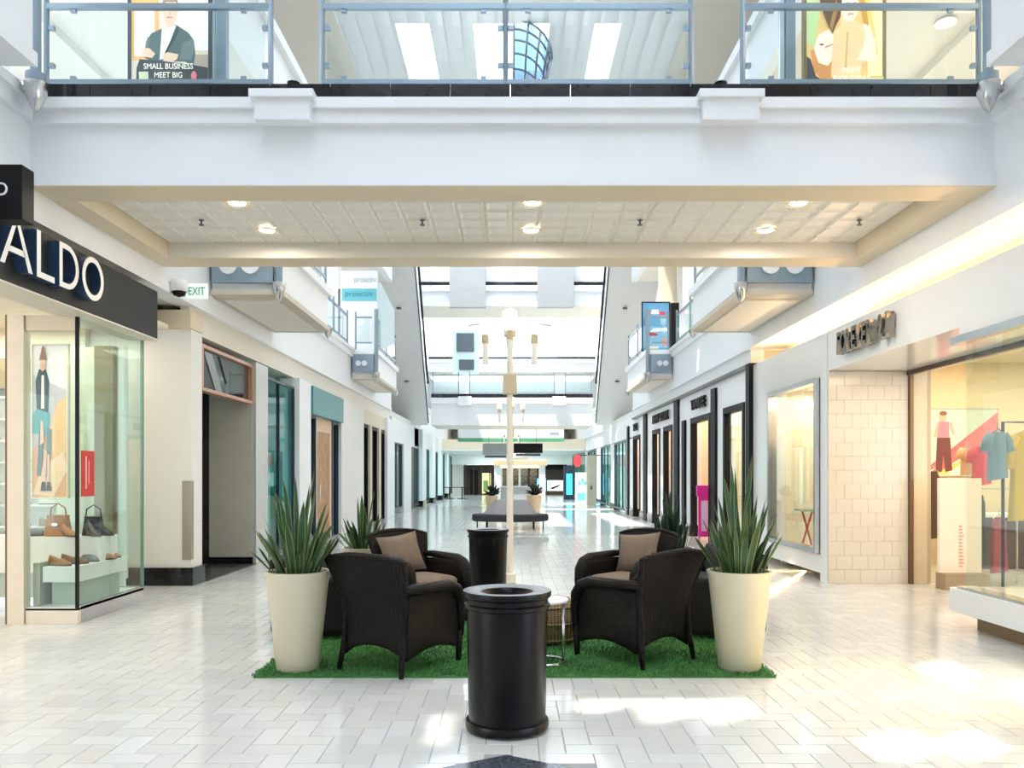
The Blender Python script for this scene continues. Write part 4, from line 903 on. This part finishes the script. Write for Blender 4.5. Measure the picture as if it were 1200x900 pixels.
# ================================================================== SEATING AREA
TURF = mat('turf_green', (.045, .16, .035), .9, var=.3, scale=3, bump=.5, bscale=120)
rug = thing('turf_rug', 'green artificial turf rug under the seating group', 'rug', (0, 7.9, 0))
edge = [(-1.97, 6.17), (2.02, 6.17), (1.99, 9.55), (-1.99, 9.55)]
MB().box(-1.97, 2.01, 6.17, 9.6, .001, .016).build('backing', TURF, rug)
pile = MB(); vs = []; fs = []
for i in range(42000):
    y = 6.17+3.42*random.random()**1.25; x = random.uniform(-1.985, 2.025)
    a = random.uniform(0, pi); h = random.uniform(.012, .03); dx, dy = cos(a)*.006, sin(a)*.006
    lx, ly = random.uniform(-.012, .012), random.uniform(-.012, .012)
    n = len(vs); vs += [(x-dx, y-dy, .014), (x+dx, y+dy, .014), (x+lx, y+ly, .014+h)]; fs.append((n, n+1, n+2))
pile.add(vs, fs)
po = pile.build('pile', mat('turf_blade', (.06, .22, .05), .7, var=.45, scale=2.5), rug); po['kind'] = 'stuff'
TZ = .016

WK = wicker('dark_wicker', (.004, .003, .0025), (.024, .017, .014)); WKT = wicker('tan_wicker', (.12, .075, .035), (.42, .29, .15))
CUSH = mat('brown_cushion', (.20, .145, .105), .85, var=.10, scale=12, bump=.3, bscale=200); SOFAC = mat('charcoal_cushion', (.03, .03, .034), .8, bump=.2, bscale=200)
def soft(w_, d, h, p=.35, n=14, bulge=.0):
    """rounded cushion as a superellipsoid grid centred on its base"""
    m = MB()
    def se(a, e): c = cos(a); return (abs(c)**e)*(1 if c >= 0 else -1)
    def si(a, e): c = sin(a); return (abs(c)**e)*(1 if c >= 0 else -1)
    def f(u, v):
        a = 2*pi*u; b = -pi/2+pi*v
        return (w_/2*se(b, .45)*se(a, p), d/2*se(b, .45)*si(a, p), h/2+h/2*si(b, .75))
    return m.grid(n*2, n, f)
def pillow(w_, h, t_):
    m = MB()
    for sgn in (-1, 1):
        m.grid(14, 14, lambda u, v: ((u-.5)*w_*(1-.10*(1-abs(2*v-1)**2)*1), sgn*t_*((1-abs(2*u-1)**2.2)*(1-abs(2*v-1)**2.2))**.55, (v-.5)*h*(1-.10*(1-abs(2*u-1)**2))+h/2))
    return m
def wicker_chair():
    t = empty('wicker_armchair', (0, 0, 0), 0, False)
    def halfw(v): return .265+.10*max(0, (v-.42)/.58)**1.3+.015*(1-min(1, v/.3))
    def backf(u, v):
        uu = 2*u-1; zt = .87-.045*uu*uu; zb = .13+.075*(1-uu*uu); z = zb+(zt-zb)*v
        hw = halfw(z/.87); y = -.27-.13*max(0, (z-.40)/.47)**1.4-.05*(1-uu*uu)*min(1, max(0, z-.2)/.5)
        return (uu*hw, y, z)
    MB().grid(20, 18, backf).build('backrest', WK, t, smooth=True, solid=.028)
    # rolled frame around the back
    pts = [backf(0, v/8) for v in range(9)]+[backf(u/14, 1) for u in range(1, 14)]+[backf(1, 1-v/8) for v in range(9)]
    MB().tube(pts, .024, 8).build('back_frame', WK, t, smooth=True)
    for s in (-1, 1):
        def topz(y): return .60 if y < .20 else .60-.0-(.30*((y-.20)/.16)**2.2 if y < .36 else .3)
        def sidef(u, v):
            y = -.27+.62*u; yb = y; zt = .585+.01*sin(pi*u) if u < .8 else .585-.17*((u-.8)/.2)**2
            zb = .11+.06*sin(pi*u); return (s*(.285+.02*u+.012*sin(pi*v)), yb, zb+(zt-zb)*v)
        MB().grid(14, 10, sidef).build('side_panel', WK, t, smooth=True, solid=.025)
        arm = [(s*.31, -.33, .62), (s*.32, -.20, .625), (s*.335, .0, .615), (s*.34, .18, .61), (s*.34, .28, .575), (s*.335, .345, .50), (s*.33, .365, .38), (s*.325, .36, .20)]
        MB().tube(arm, [.038, .045, .052, .055, .055, .05, .04, .032], 12, flat=.8).build('armrest', WK, t, smooth=True)
        MB().tube([(s*.325, .355, .24), (s*.32, .35, .0)], [.032, .022], 8).build('leg', WK, t, smooth=True)
        MB().tube([(s*.275, -.275, .52), (s*.262, -.285, .36), (s*.268, -.295, .2), (s*.29, -.33, .0)], [.016, .022, .024, .018], 8).build('leg', WK, t, smooth=True)
    MB().box(-.29, .29, -.25, .33, .27, .33).build('seat', WK, t, bevel=.01)
    MB().grid(14, 4, lambda u, v: ((u-.5)*.62, .345, .14+.05*sin(pi*u)+(.32-.14-.05*sin(pi*u))*v)).build('apron', WK, t, solid=.022)
    c = soft(.55, .58, .13); c.v = [(x, y+.05, z+.33) for x, y, z in c.v]
    c.build('seat_cushion', CUSH, t, smooth=True, label='brown seat cushion')
    return t
proto = wicker_chair()
chairs = [(-.92, 6.52, R(-30), 'dark wicker armchair seen from behind, left of the front bin'),
          (1.05, 6.80, R(38), 'dark wicker armchair seen from behind, right of the front bin'),
          (-.98, 8.55, R(-138), 'dark wicker armchair with brown cushions facing right, left rear'),
          (1.22, 8.60, R(136), 'dark wicker armchair with brown cushions facing left, right rear')]
for i, (x, y, rz, lb) in enumerate(chairs):
    o = proto if i == 0 else copy_tree(proto)
    o.location = (x, y, TZ); o.rotation_euler = (0, 0, rz); o.scale = (1.06,)*3; tag(o, lb, 'armchair', 'wicker armchairs round the low table')
    pl = pillow(.50, .42, .085)
    M = Matrix.Translation((x, y, TZ)) @ Matrix.Rotation(rz, 4, 'Z') @ Matrix.Scale(1.06, 4) @ Matrix.Translation((.02, -.17, .45)) @ Matrix.Rotation(R(20), 4, 'X') @ Matrix.Rotation(R(6), 4, 'Y')
    pl.v = [tuple(M @ Vector(v)) for v in pl.v]
    p = pl.build('throw_cushion', CUSH, None, smooth=True)
    tag(p, ['brown throw cushion in the left front armchair', 'brown throw cushion in the right front armchair', 'brown throw cushion leaning in the left rear armchair', 'brown throw cushion leaning in the right rear armchair'][i], 'cushion', 'throw cushions on the armchairs')
def sofa(x, y, rz, label, cat_g):
    t = thing('wicker_sofa', label, 'sofa', (x, y, TZ), rz, cat_g, False)
    MB().box(-.80, .80, -.36, .36, .05, .34).build('base', WK, t, bevel=.02)
    MB().box(-.80, .80, -.42, -.30, .30, .76).build('backrest', WK, t, bevel=.05, seg=4)
    for s in (-1, 1):
        MB().box(s*.70, s*.82, -.40, .38, .05, .58).build('armrest', WK, t, bevel=.05, seg=4)
        for yy in (-.34, .32): MB().box(s*.74-.03, s*.74+.03, yy-.03, yy+.03, 0, .06).build('leg', BLACKP, t)
        c = soft(.68, .60, .15); c.v = [(a+s*.345, b+.04, z+.33) for a, b, z in c.v]; c.build('seat_cushion', SOFAC, t, smooth=True)
        c = soft(.64, .16, .36); c.v = [(a+s*.345, b-.22, z+.44) for a, b, z in c.v]; c.build('back_cushion', SOFAC, t, smooth=True)
sofa(-1.84, 8.30, R(-90), 'low dark sofa behind the left front planter', 'sofas at the sides'); sofa(1.96, 8.30, R(90), 'low dark sofa behind the right front planter', 'sofas at the sides')
# side table and ottoman
stb = thing('side_table', 'round steel side table right of the front bin', 'side table', (.27, 6.62, TZ))
MB().lathe([(.0, 0), (.19, .0), (.195, .01), (.19, .02), (0, .02)], 28, (.27, 6.62, TZ+.50)).build('tabletop', mat('white_top', (.75, .75, .74), .2), stb, smooth=True, auto=True)
MB().tube([(.42, 6.62, TZ+.50), (.42, 6.62, TZ+.01)], .014, 10).build('leg', CHROME, stb, smooth=True); MB().tube([(.12, 6.62, TZ+.50), (.12, 6.62, TZ+.01)], .014, 10).build('leg', CHROME, stb, smooth=True)
MB().tube([(.27+.17*cos(a*pi/12), 6.62+.17*sin(a*pi/12), TZ+.012) for a in range(25)], .012, 8, caps=False).build('base_ring', CHROME, stb, smooth=True)
ot = thing('woven_ottoman', 'round tan woven ottoman behind the steel side table', 'ottoman', (.32, 7.5, TZ))
MB().lathe([(.24, 0), (.30, .06), (.33, .20), (.30, .34), (.24, .385), (.0, .39)], 32, (.32, 7.5, TZ)).build('body', WKT, ot, smooth=True)
for z in (.05, .2, .34): MB().tube([(.32+r_*cos(a*pi/16), 7.5+r_*sin(a*pi/16), TZ+z) for r_ in ({.05: .296, .2: .333, .34: .304}[z],) for a in range(33)], .009, 6, caps=False).build('woven_band', WKT, ot, smooth=True)

# trash bins
BIN = mat('gloss_black_bin', (.004, .004, .005), .28, var=.2, spec=.22)
def bin_(x, y, z, label):
    t = thing('litter_bin', label, 'bin', (x, y, z), 0, 'round black litter bins', False)
    MB().lathe([(.235, .015), (.252, .02), (.256, .045), (.250, .065), (.236, .07)], 48).build('base_ring', BIN, t, smooth=True, auto=True)
    MB().lathe([(.232, .03), (.236, .10), (.245, .60), (.248, .74), (.246, .76)], 48).build('body', BIN, t, smooth=True, auto=True)
    MB().lathe([(.246, .735), (.262, .745), (.262, .765), (.250, .775)], 48).build('upper_ring', BIN, t, smooth=True, auto=True)
    MB().lathe([(.250, .77), (.252, .80), (.268, .812), (.272, .835), (.268, .846), (.23, .850), (.16, .838), (.14, .81), (.135, .76)], 48).build('lid', BIN, t, smooth=True, auto=True)
    MB().lathe([(.134, .60), (.134, .765)], 32).build('liner', BLACKP, t, smooth=True, auto=True)
    return t
bin_(-.03, 4.95, 0, 'glossy black round litter bin standing alone in front'); bin_(-.31, 10.45, 0, 'glossy black round litter bin behind the seating, by the lamp post')

# planters with snake plants
POT = mat('cream_planter', (.66, .60, .44), .3, var=.02, scale=2, spec=.4)
LG = mat('leaf_green', (.022, .070, .024), .45, var=.45, scale=14); LD = mat('leaf_dark', (.010, .038, .018), .45, var=.4, scale=14); LY = mat('leaf_yellow_edge', (.20, .26, .07), .5, var=.15)
def leaf_mesh(seed, dark):
    rnd = random.Random(seed); n = 10; tw = rnd.uniform(-.9, .9); bend = rnd.uniform(.02, .16); m = MB(); vs = []
    for i in range(n+1):
        v = i/n; hw = .5*(.55+.9*v)*(1 if v < .55 else 1)*(1-max(0, (v-.45)/.55)**1.9); hw = max(hw, .01); a = tw*v
        for u in (-1, -.78, 0, .78, 1):
            x, y = u*hw, .28*abs(u)**1.5*hw
            vs.append((x*cos(a)-y*sin(a), x*sin(a)+y*cos(a)+bend*v*v*10, v))
    fs = []; 
    base = 0
    for i in range(n):
        for k_ in range(4):
            m.m = 1 if k_ in (0, 3) else 0
            q = i*5+k_
            fs.append(((q, q+1, q+6, q+5), m.m))
    m.v = vs
    for f, mi in fs: m.f.append(f); m.mi.append(mi)
    return m.mesh('snake_leaf', [LD if dark else LG, LD if dark == 2 else LY], True)
LM = {k_: [leaf_mesh(100*k_+i, k_) for i in range(6)] for k_ in (0, 2)}
def snake(x, y, z, ph, R_, leaves, label, label2, dark=0, seed=1):
    rnd = random.Random(seed)
    t = thing('potted_snake_plant', label, 'potted plant', (x, y, z))
    rb = .165 if ph > .7 else .17
    MB().lathe([(rb-.01, 0), (rb, .01), (R_-.012, ph*.94), (R_, ph-.015), (R_, ph), (R_-.025, ph), (R_-.03, ph-.06)], 48, (x, y, z)).build('planter', POT, t, smooth=True, auto=True)
    MB().lathe([(0, 0), (R_-.03, -.005)], 24, (x, y, z+ph-.035)).build('soil', mat('soil', (.04, .03, .025), .9), t)
    pb = MB()
    for i in range(170):
        a = rnd.uniform(0, 2*pi); r_ = (R_-.05)*math.sqrt(rnd.random()); s_ = rnd.uniform(.008, .02)
        pb.cbox((x+r_*cos(a), y+r_*sin(a), z+ph-.03+s_*.4), (s_*2, s_*1.4, s_), rnd.uniform(0, 3), rnd.uniform(-.4, .4))
    pb.build('mulch', mat('grey_mulch', (.26, .23, .20), .9, var=.5, scale=40), t)['kind'] = 'stuff'
    for (a, r_, h, lean) in leaves(rnd):
        o = bpy.data.objects.new('leaf', LM[dark][rnd.randrange(6)]); C.objects.link(o); o.parent = t
        o.location = (r_*cos(a), r_*sin(a), ph-.05)
        wl = rnd.uniform(.036, .066)*(1 if h > .3 else .8)
        o.rotation_euler = (Matrix.Rotation(a-pi/2, 3, 'Z') @ Matrix.Rotation(-lean, 3, 'X')).to_euler()
        o.scale = (wl, wl, h)
    return t
def leaves_spread(hmax, n=34, lean=.55, bias=0):
    def g(rnd):
        out = []
        for i in range(n):
            r_ = .17*math.sqrt(rnd.random()); a = rnd.uniform(0, 2*pi)
            core = 1-r_/.17; h = hmax*(.42+.58*core**1.1)*rnd.uniform(.55, 1.05)
            out.append((a, r_, h, lean*(r_/.17)*rnd.uniform(.3, 1.0)+.03))
        out += [(0.3, .03, hmax, .02), (2.0, .04, hmax*.93, .04), (4.2, .05, hmax*.9, .05)]
        return out
    return g
snake(-1.69, 6.40, TZ, .775, .253, leaves_spread(.86, 52, .75), 'snake plant in a tall cream planter, front left of the turf', '', 0, 3)
snake(1.80, 6.42, TZ, .775, .253, leaves_spread(.96, 50, .38), 'snake plant in a tall cream planter, front right of the turf', '', 0, 11)
snake(-1.74, 9.5, TZ, .68, .25, leaves_spread(.72, 44, .6), 'snake plant in a cream planter behind the left armchairs', '', 0, 21)
snake(1.88, 9.5, TZ, .68, .25, leaves_spread(.76, 46, .16), 'dark upright snake plant behind the right armchairs', '', 2, 31)

# ================================================================== MIDDLE DISTANCE AND FAR END
bn2 = thing('oval_bench', 'dark oval upholstered bench around a grey cone', 'bench', (0, 23, 0))
def ovalprof(a, b, z0, z1, y=23.3, x=-.05, n=36):
    m = MB(); P = [(x+a*cos(2*pi*k/n), y+b*sin(2*pi*k/n)) for k in range(n)]
    return m.prism(P, z0, z1, lambda p, q, d: (p, q, d))
ovalprof(1.10, .75, .22, .42).build('seat', SOFAC, bn2, bevel=.05, seg=3)
GRC = mat('grey_upholstery', (.34, .34, .34), .7)
m = MB(); n = 32
for k_ in range(n): pass
m.grid(n, 4, lambda u, v: (-.05+(.78-.30*v)*cos(2*pi*u), 23.4+(.5-.2*v)*sin(2*pi*u), .42+.38*v)); m.build('backrest', GRC, bn2, smooth=True)
ovalprof(.48, .3, .78, .82, 23.4).build('backrest_top', GRC, bn2)
for a in range(8): MB().tube([(-.05+.95*cos(a*pi/4), 23.3+.6*sin(a*pi/4), 0), (-.05+.95*cos(a*pi/4), 23.3+.6*sin(a*pi/4), .23)], .02, 6).build('leg', BLACKP, bn2)
def tapered_pot(x, y, label, h=.75, r=.22):
    t = thing('tan_planter', label, 'planter', (x, y, 0))
    MB().lathe([(r*.65, 0), (r, h), (r-.03, h)], 20, (x, y, 0)).build('pot', mat('tan_pot', (.62, .47, .30), .4), t, smooth=True, auto=True)
    m = MB(); rnd = random.Random(5)
    for i in range(60):
        a = rnd.uniform(0, 6.28); b = rnd.uniform(.2, 1.4); L = rnd.uniform(.25, .45)
        p = (x, y, h-.03); q = (x+L*cos(a)*cos(b), y+L*sin(a)*cos(b), h+L*sin(b)); m.tube([p, ((p[0]+q[0])/2+.02, (p[1]+q[1])/2, (p[2]+q[2])/2+.05), q], [.01, .035, .004], 4)
    m.build('foliage', mat('dark_foliage', (.012, .02, .014), .6), t)['kind'] = 'stuff'
tapered_pot(.75, 27.5, 'tan tapered planter with dark foliage behind the oval bench', .85, .26); tapered_pot(-.72, 28.5, 'tan tapered planter left of the grey cone', .8, .22)
# kiosk
kk = thing('kiosk', 'small lit retail kiosk with white columns far down the mall', 'kiosk', (.2, 40, 0))
for x in (-.75, 1.55): MB().box(x-.16, x+.16, 41.6, 42, 0, 2.15).build('column', WHITE, kk)
MB().box(-.95, 1.8, 41.5, 43.5, 2.0, 2.28).build('canopy', mat('kiosk_canopy', (.72, .58, .38), .5), kk, bevel=.02)
MB().box(-.6, 1.4, 41.8, 42.6, 0, .9).build('counter', GREYP, kk)
gd = mat('kiosk_goods', (.15, .14, .12), .6, var=.9, scale=9)
for i in range(4): MB().box(-.5+i*.48, -.5+i*.48+.36, 42.3, 42.5, .95, 1.9).build('display_case', gd, kk)
MB().box(-.6, 1.4, 41.75, 41.8, 1.9, 2.0).build('light_strip', mat('kiosk_light', (1, .85, .6), .4, emit=(1, .8, .5), es=4), kk)
MB().lathe([(.5, 2.28), (.45, 2.55), (.2, 2.7), (0, 2.72)], 20, (.4, 42.4, 0)).build('dome', GREYP, kk, smooth=True)
# hanging screens and green board
gbd = thing('overhead_board', 'long white overhead board with green stripe far ahead', 'sign', (0, 40.8, 3.1))
MB().box(-2.72, 2.62, 40.8, 40.9, 3.18, 3.82).build('board', WHITE, gbd); MB().box(-2.72, 2.62, 40.78, 40.8, 3.2, 3.38).build('stripe', mat('green_stripe', (.12, .38, .20), .5), gbd)
MB().box(1.9, 2.35, 40.77, 40.8, 3.6, 3.68).build('small_print', GT, gbd)
for x0, x1, z0, z1, m_, lb in ((-1.42, -.18, 2.50, 3.05, GREYP, 'grey hanging screen left of the lamp post, far ahead'), (.08, 1.48, 2.58, 3.05, BLACKP, 'black hanging screen right of the lamp post, far ahead')):
    t = thing('hanging_screen', lb, 'screen', ((x0+x1)/2, 38.9, z0), 0, 'screens hung over the mall')
    MB().box(x0, x1, 39.2, 39.3, z0, z1).build('panel', m_, t)
    MB().box(x0+.1, x1-.1, 39.2, 39.3, z0-.14, z0-.02).build('lower_panel', DSTEEL, t)
    for x in (x0+.3, x1-.3): MB().tube([(x, 39.25, z1), (x, 39.25, 3.76)], .012, 6).build('rod', DSTEEL, t)
S('ceiling_far', MB().box(-4.5, 4.5, 49.5, 62, 3.05, 3.7), TAN)
S('ceiling_far', MB().box(-4.4, 4.4, 49.4, 61.9, 3.0, 3.05), WHITE)
area('far_lamp', (0, 56, 2.98), (6, 8), 150, (1, .98, .94))
S('ceiling_far', MB().box(-4.5, 4.5, 60.5, 62.2, 2.3, 3.02), WHITE)
# end wall shops
DB = mat('espresso_front', (.035, .022, .018), .5, var=.4, scale=3)
e1 = thing('end_shopfront', 'dark brown shopfront closing the far end, left half', 'shopfront', (-2.7, 62, 0))
MB().box(-3.7, -1.2, 61.98, 62.0, 0, 2.28).build('front', DB, e1); MB().box(-3.2, -2.6, 61.95, 62, 0, 1.9).build('door', BLACKP, e1)
for i in range(4): MB().box(-3.6+i*.62, -3.52+i*.62, 61.9, 62, 0, 2.3).build('mullion', DWOOD, e1)
YP = mat('lit_yellow_window', (.8, .75, .3), .5, emit=(.9, .8, .35), es=.6)
MB().box(-2.35, -1.62, 61.93, 61.98, .1, 1.65).build('lit_display', YP, e1)
MB().box(-2.2, -1.8, 61.90, 61.93, .3, 1.1).build('display_goods', mat('pale_green_goods', (.35, .5, .2), .6), e1)
S('wall_far', MB().box(-8, -3.7, 62, 62.2, 0, 2.35).box(-1.2, 1.3, 62, 62.2, 0, 2.35).box(4.3, 8, 62, 62.2, 0, 2.35), IVORY)
e2 = thing('end_shopfront', 'far end shop with blue screens and wood counter, right half', 'shopfront', (2.6, 62, 0))
MB().box(1.2, 4.3, 61.98, 62.0, 0, 2.28).build('front', DB, e2); MB().box(1.4, 2.6, 61.9, 62, .25, 1.25).build('blue_screen', mat('blue_screen', (.10, .42, .55), .4, emit=(.15, .5, .65), es=.7), e2)
MB().box(2.7, 3.9, 61.9, 62, .3, 1.1).build('white_screen', mat('white_screen', (.8, .85, .9), .4, emit=(.8, .9, 1), es=.6), e2)
MB().prism([(2.85, .5), (3.3, .65), (3.8, .85), (3.5, .6), (3.1, .42)], 61.88, 61.9, lambda a, b, d: (a, d, b)).build('screen_image', BLACKP, e2)
MB().box(1.5, 3.9, 61.5, 61.9, 0, .28).build('counter', DWOOD, e2)
MB().box(1.2, 4.2, 61.7, 62, 1.95, 2.3).build('menu_board', BLACKP, e2)
t = thing('directory_kiosk', 'dark kiosk with bright blue screen near the far end', 'kiosk', (3.6, 50, 0))
MB().box(3.20, 3.85, 50, 50.3, 0, 2.1).build('cabinet', NAVY, t); MB().box(3.35, 3.72, 49.97, 50, .3, 1.6).build('screen', mat('cyan_screen', (.05, .5, .7), .4, emit=(.05, .55, .8), es=1), t)
t = thing('standing_poster', 'white and aqua standing poster panel, far right', 'sign', (3.6, 42, 0))
MB().box(3.28, 3.98, 42, 42.1, 0, 1.65).build('panel', mat('pale_panel', (.78, .84, .84), .5), t); MB().box(3.4, 3.8, 41.98, 42, .2, .6).build('aqua_print', mat('aqua', (.16, .55, .66), .5), t)
for k_ in range(3): MB().prism(oval(3.5+k_*.15, 1.1+.15*(k_ % 2), .08, .10), 41.98, 42, lambda a, b, d: (a, d, b)).build('print_spot', mat('aqua', (.16, .55, .66), .5), t)
t = thing('tan_pillar', 'narrow tan pillar near the far right shops', 'pillar', (4.05, 40, 0))
MB().box(3.72, 4.15, 40, 40.5, 0, 2.5).build('shaft', mat('tan_pillar', (.66, .54, .42), .5), t)
MB().box(3.88, 3.95, 39.97, 40, .8, 1.0).build('plate', DWOOD, t)
t = thing('projecting_sign', 'round red projecting sign high on the far right side', 'sign', (3.3, 42, 2.3))
MB().prism(oval(3.35, 2.25, .22, .32, 20), 41.4, 41.5, lambda a, b, d: (a, d, b)).build('disc', mat('red_sign', (.7, .08, .10), .4), t); MB().box(3.35, 4.5, 41.42, 41.48, 2.5, 2.56).build('bracket', DSTEEL, t)
# black furniture at far left
for i, x in enumerate((-4.0, -3.2)):
    t = thing('cafe_table', ['black cafe table by the far left wall', 'black cafe table beside the dark far shopfront'][i], 'table', (x, 52, 0))
    MB().lathe([(0, .7), (.4, .7), (.4, .74), (0, .74)], 16, (x, 52, 0)).build('tabletop', BLACKP, t); MB().tube([(x, 52, 0), (x, 52, .7)], .04).build('stem', BLACKP, t); MB().lathe([(.3, 0), (.3, .03)], 16, (x, 52, 0)).build('base', BLACKP, t)

# level-two / level-three things seen between the upper bridges
t = thing('information_screen', 'two dark screens mounted high up left of the lamp post', 'screen', (-3.2, 45, 9.2))
MB().box(-3.35, -2.3, 49, 49.15, 9.0, 10.1).build('upper_screen', DSTEEL, t, bevel=.02); MB().box(-3.2, -2.3, 49, 49.15, 7.9, 8.5).build('lower_screen', DSTEEL, t, bevel=.02)
MB().box(-3.6, -2.0, 49.16, 49.3, 7.6, 10.3).build('backing_frame', mat('pale_aqua', (.70, .88, .92), .4), t)
MB().tube([(-2.8, 49.55, 3.7), (-2.8, 49.4, 8)], .08).build('stand', WHITE, t)
L2W = MB()
S('wall_far', MB().box(-9, 9, 61.8, 61.9, 4.99, 8.65), mat('pale_blue_grey', (.62, .68, .70), .4))
S('floor_upper', MB().box(-4.5, 4.5, 56, 62, 4.9, 5.0), IVORY)
for i in range(6):
    x = -4.8+i*1.7
    window_m = MB().box(x, x+1.2, 61.7, 61.8, 5.2, 7.4); S('window_upper', window_m, mat('upper_glazing', (.25, .33, .38), .1, var=.5, scale=1.5))

# curved skylight seen above the bridge railing
sk = thing('curved_skylight', 'blue glazed curved skylight with dark bars high above the bridge', 'skylight', (.5, 23, 13.5))
NX, NY = 4, 5
def skp(u, v):
    x = .05+1.0*sin(u*pi/2)*(1-.12*v); zz = 13.5+.0-1.0*(1-cos(u*pi/2))+.25*sin(pi*v)
    return (x, 21.3+3.6*v, zz)
for j in range(NY):
    for i in range(NX):
        MB().grid(2, 2, lambda u, v: skp((i+u)/NX, (j+v)/NY)).build('pane', GBLUE, sk)
for i in range(NX+1): MB().tube([skp(i/NX, j/12) for j in range(13)], .03, 6).build('bar', DSTEEL, sk, smooth=True)
for j in range(NY+1): MB().tube([skp(i/10, j/NY) for i in range(11)], .03, 6).build('bar', DSTEEL, sk, smooth=True)

# unseen louvres added to block the sun; gaps aim sun patches at the floor
lv = MB()
gaps = [(-.45, 4.85, .3), (1.0, 5.45, .30), (1.35, 5.45, .30), (.7, 5.6, .25), (2.2, 4.65, .18), (2.55, 4.65, .15), (-3.3, 6.0, .3), (3.6, 6.4, .25)]
x = -4.4
while x < 4.5:
    cuts = sorted((ty-.2*12.7-h, ty-.2*12.7+h) for tx, ty, h in gaps if abs(tx-.30*12.7-x) < .2)
    y = -8
    for a, b in cuts: lv.box(x, x+.04, y, a, 12.0, 13.4); y = b
    lv.box(x, x+.04, y, 17.6, 12.0, 13.4).box(x, x+.04, 42, 57, 12.0, 13.4); x += .40
S('ceiling_louvres', lv, WHITE)
for o in list(bpy.data.objects):
    if '_w' in o: del o['_w']
bpy.context.view_layer.update()
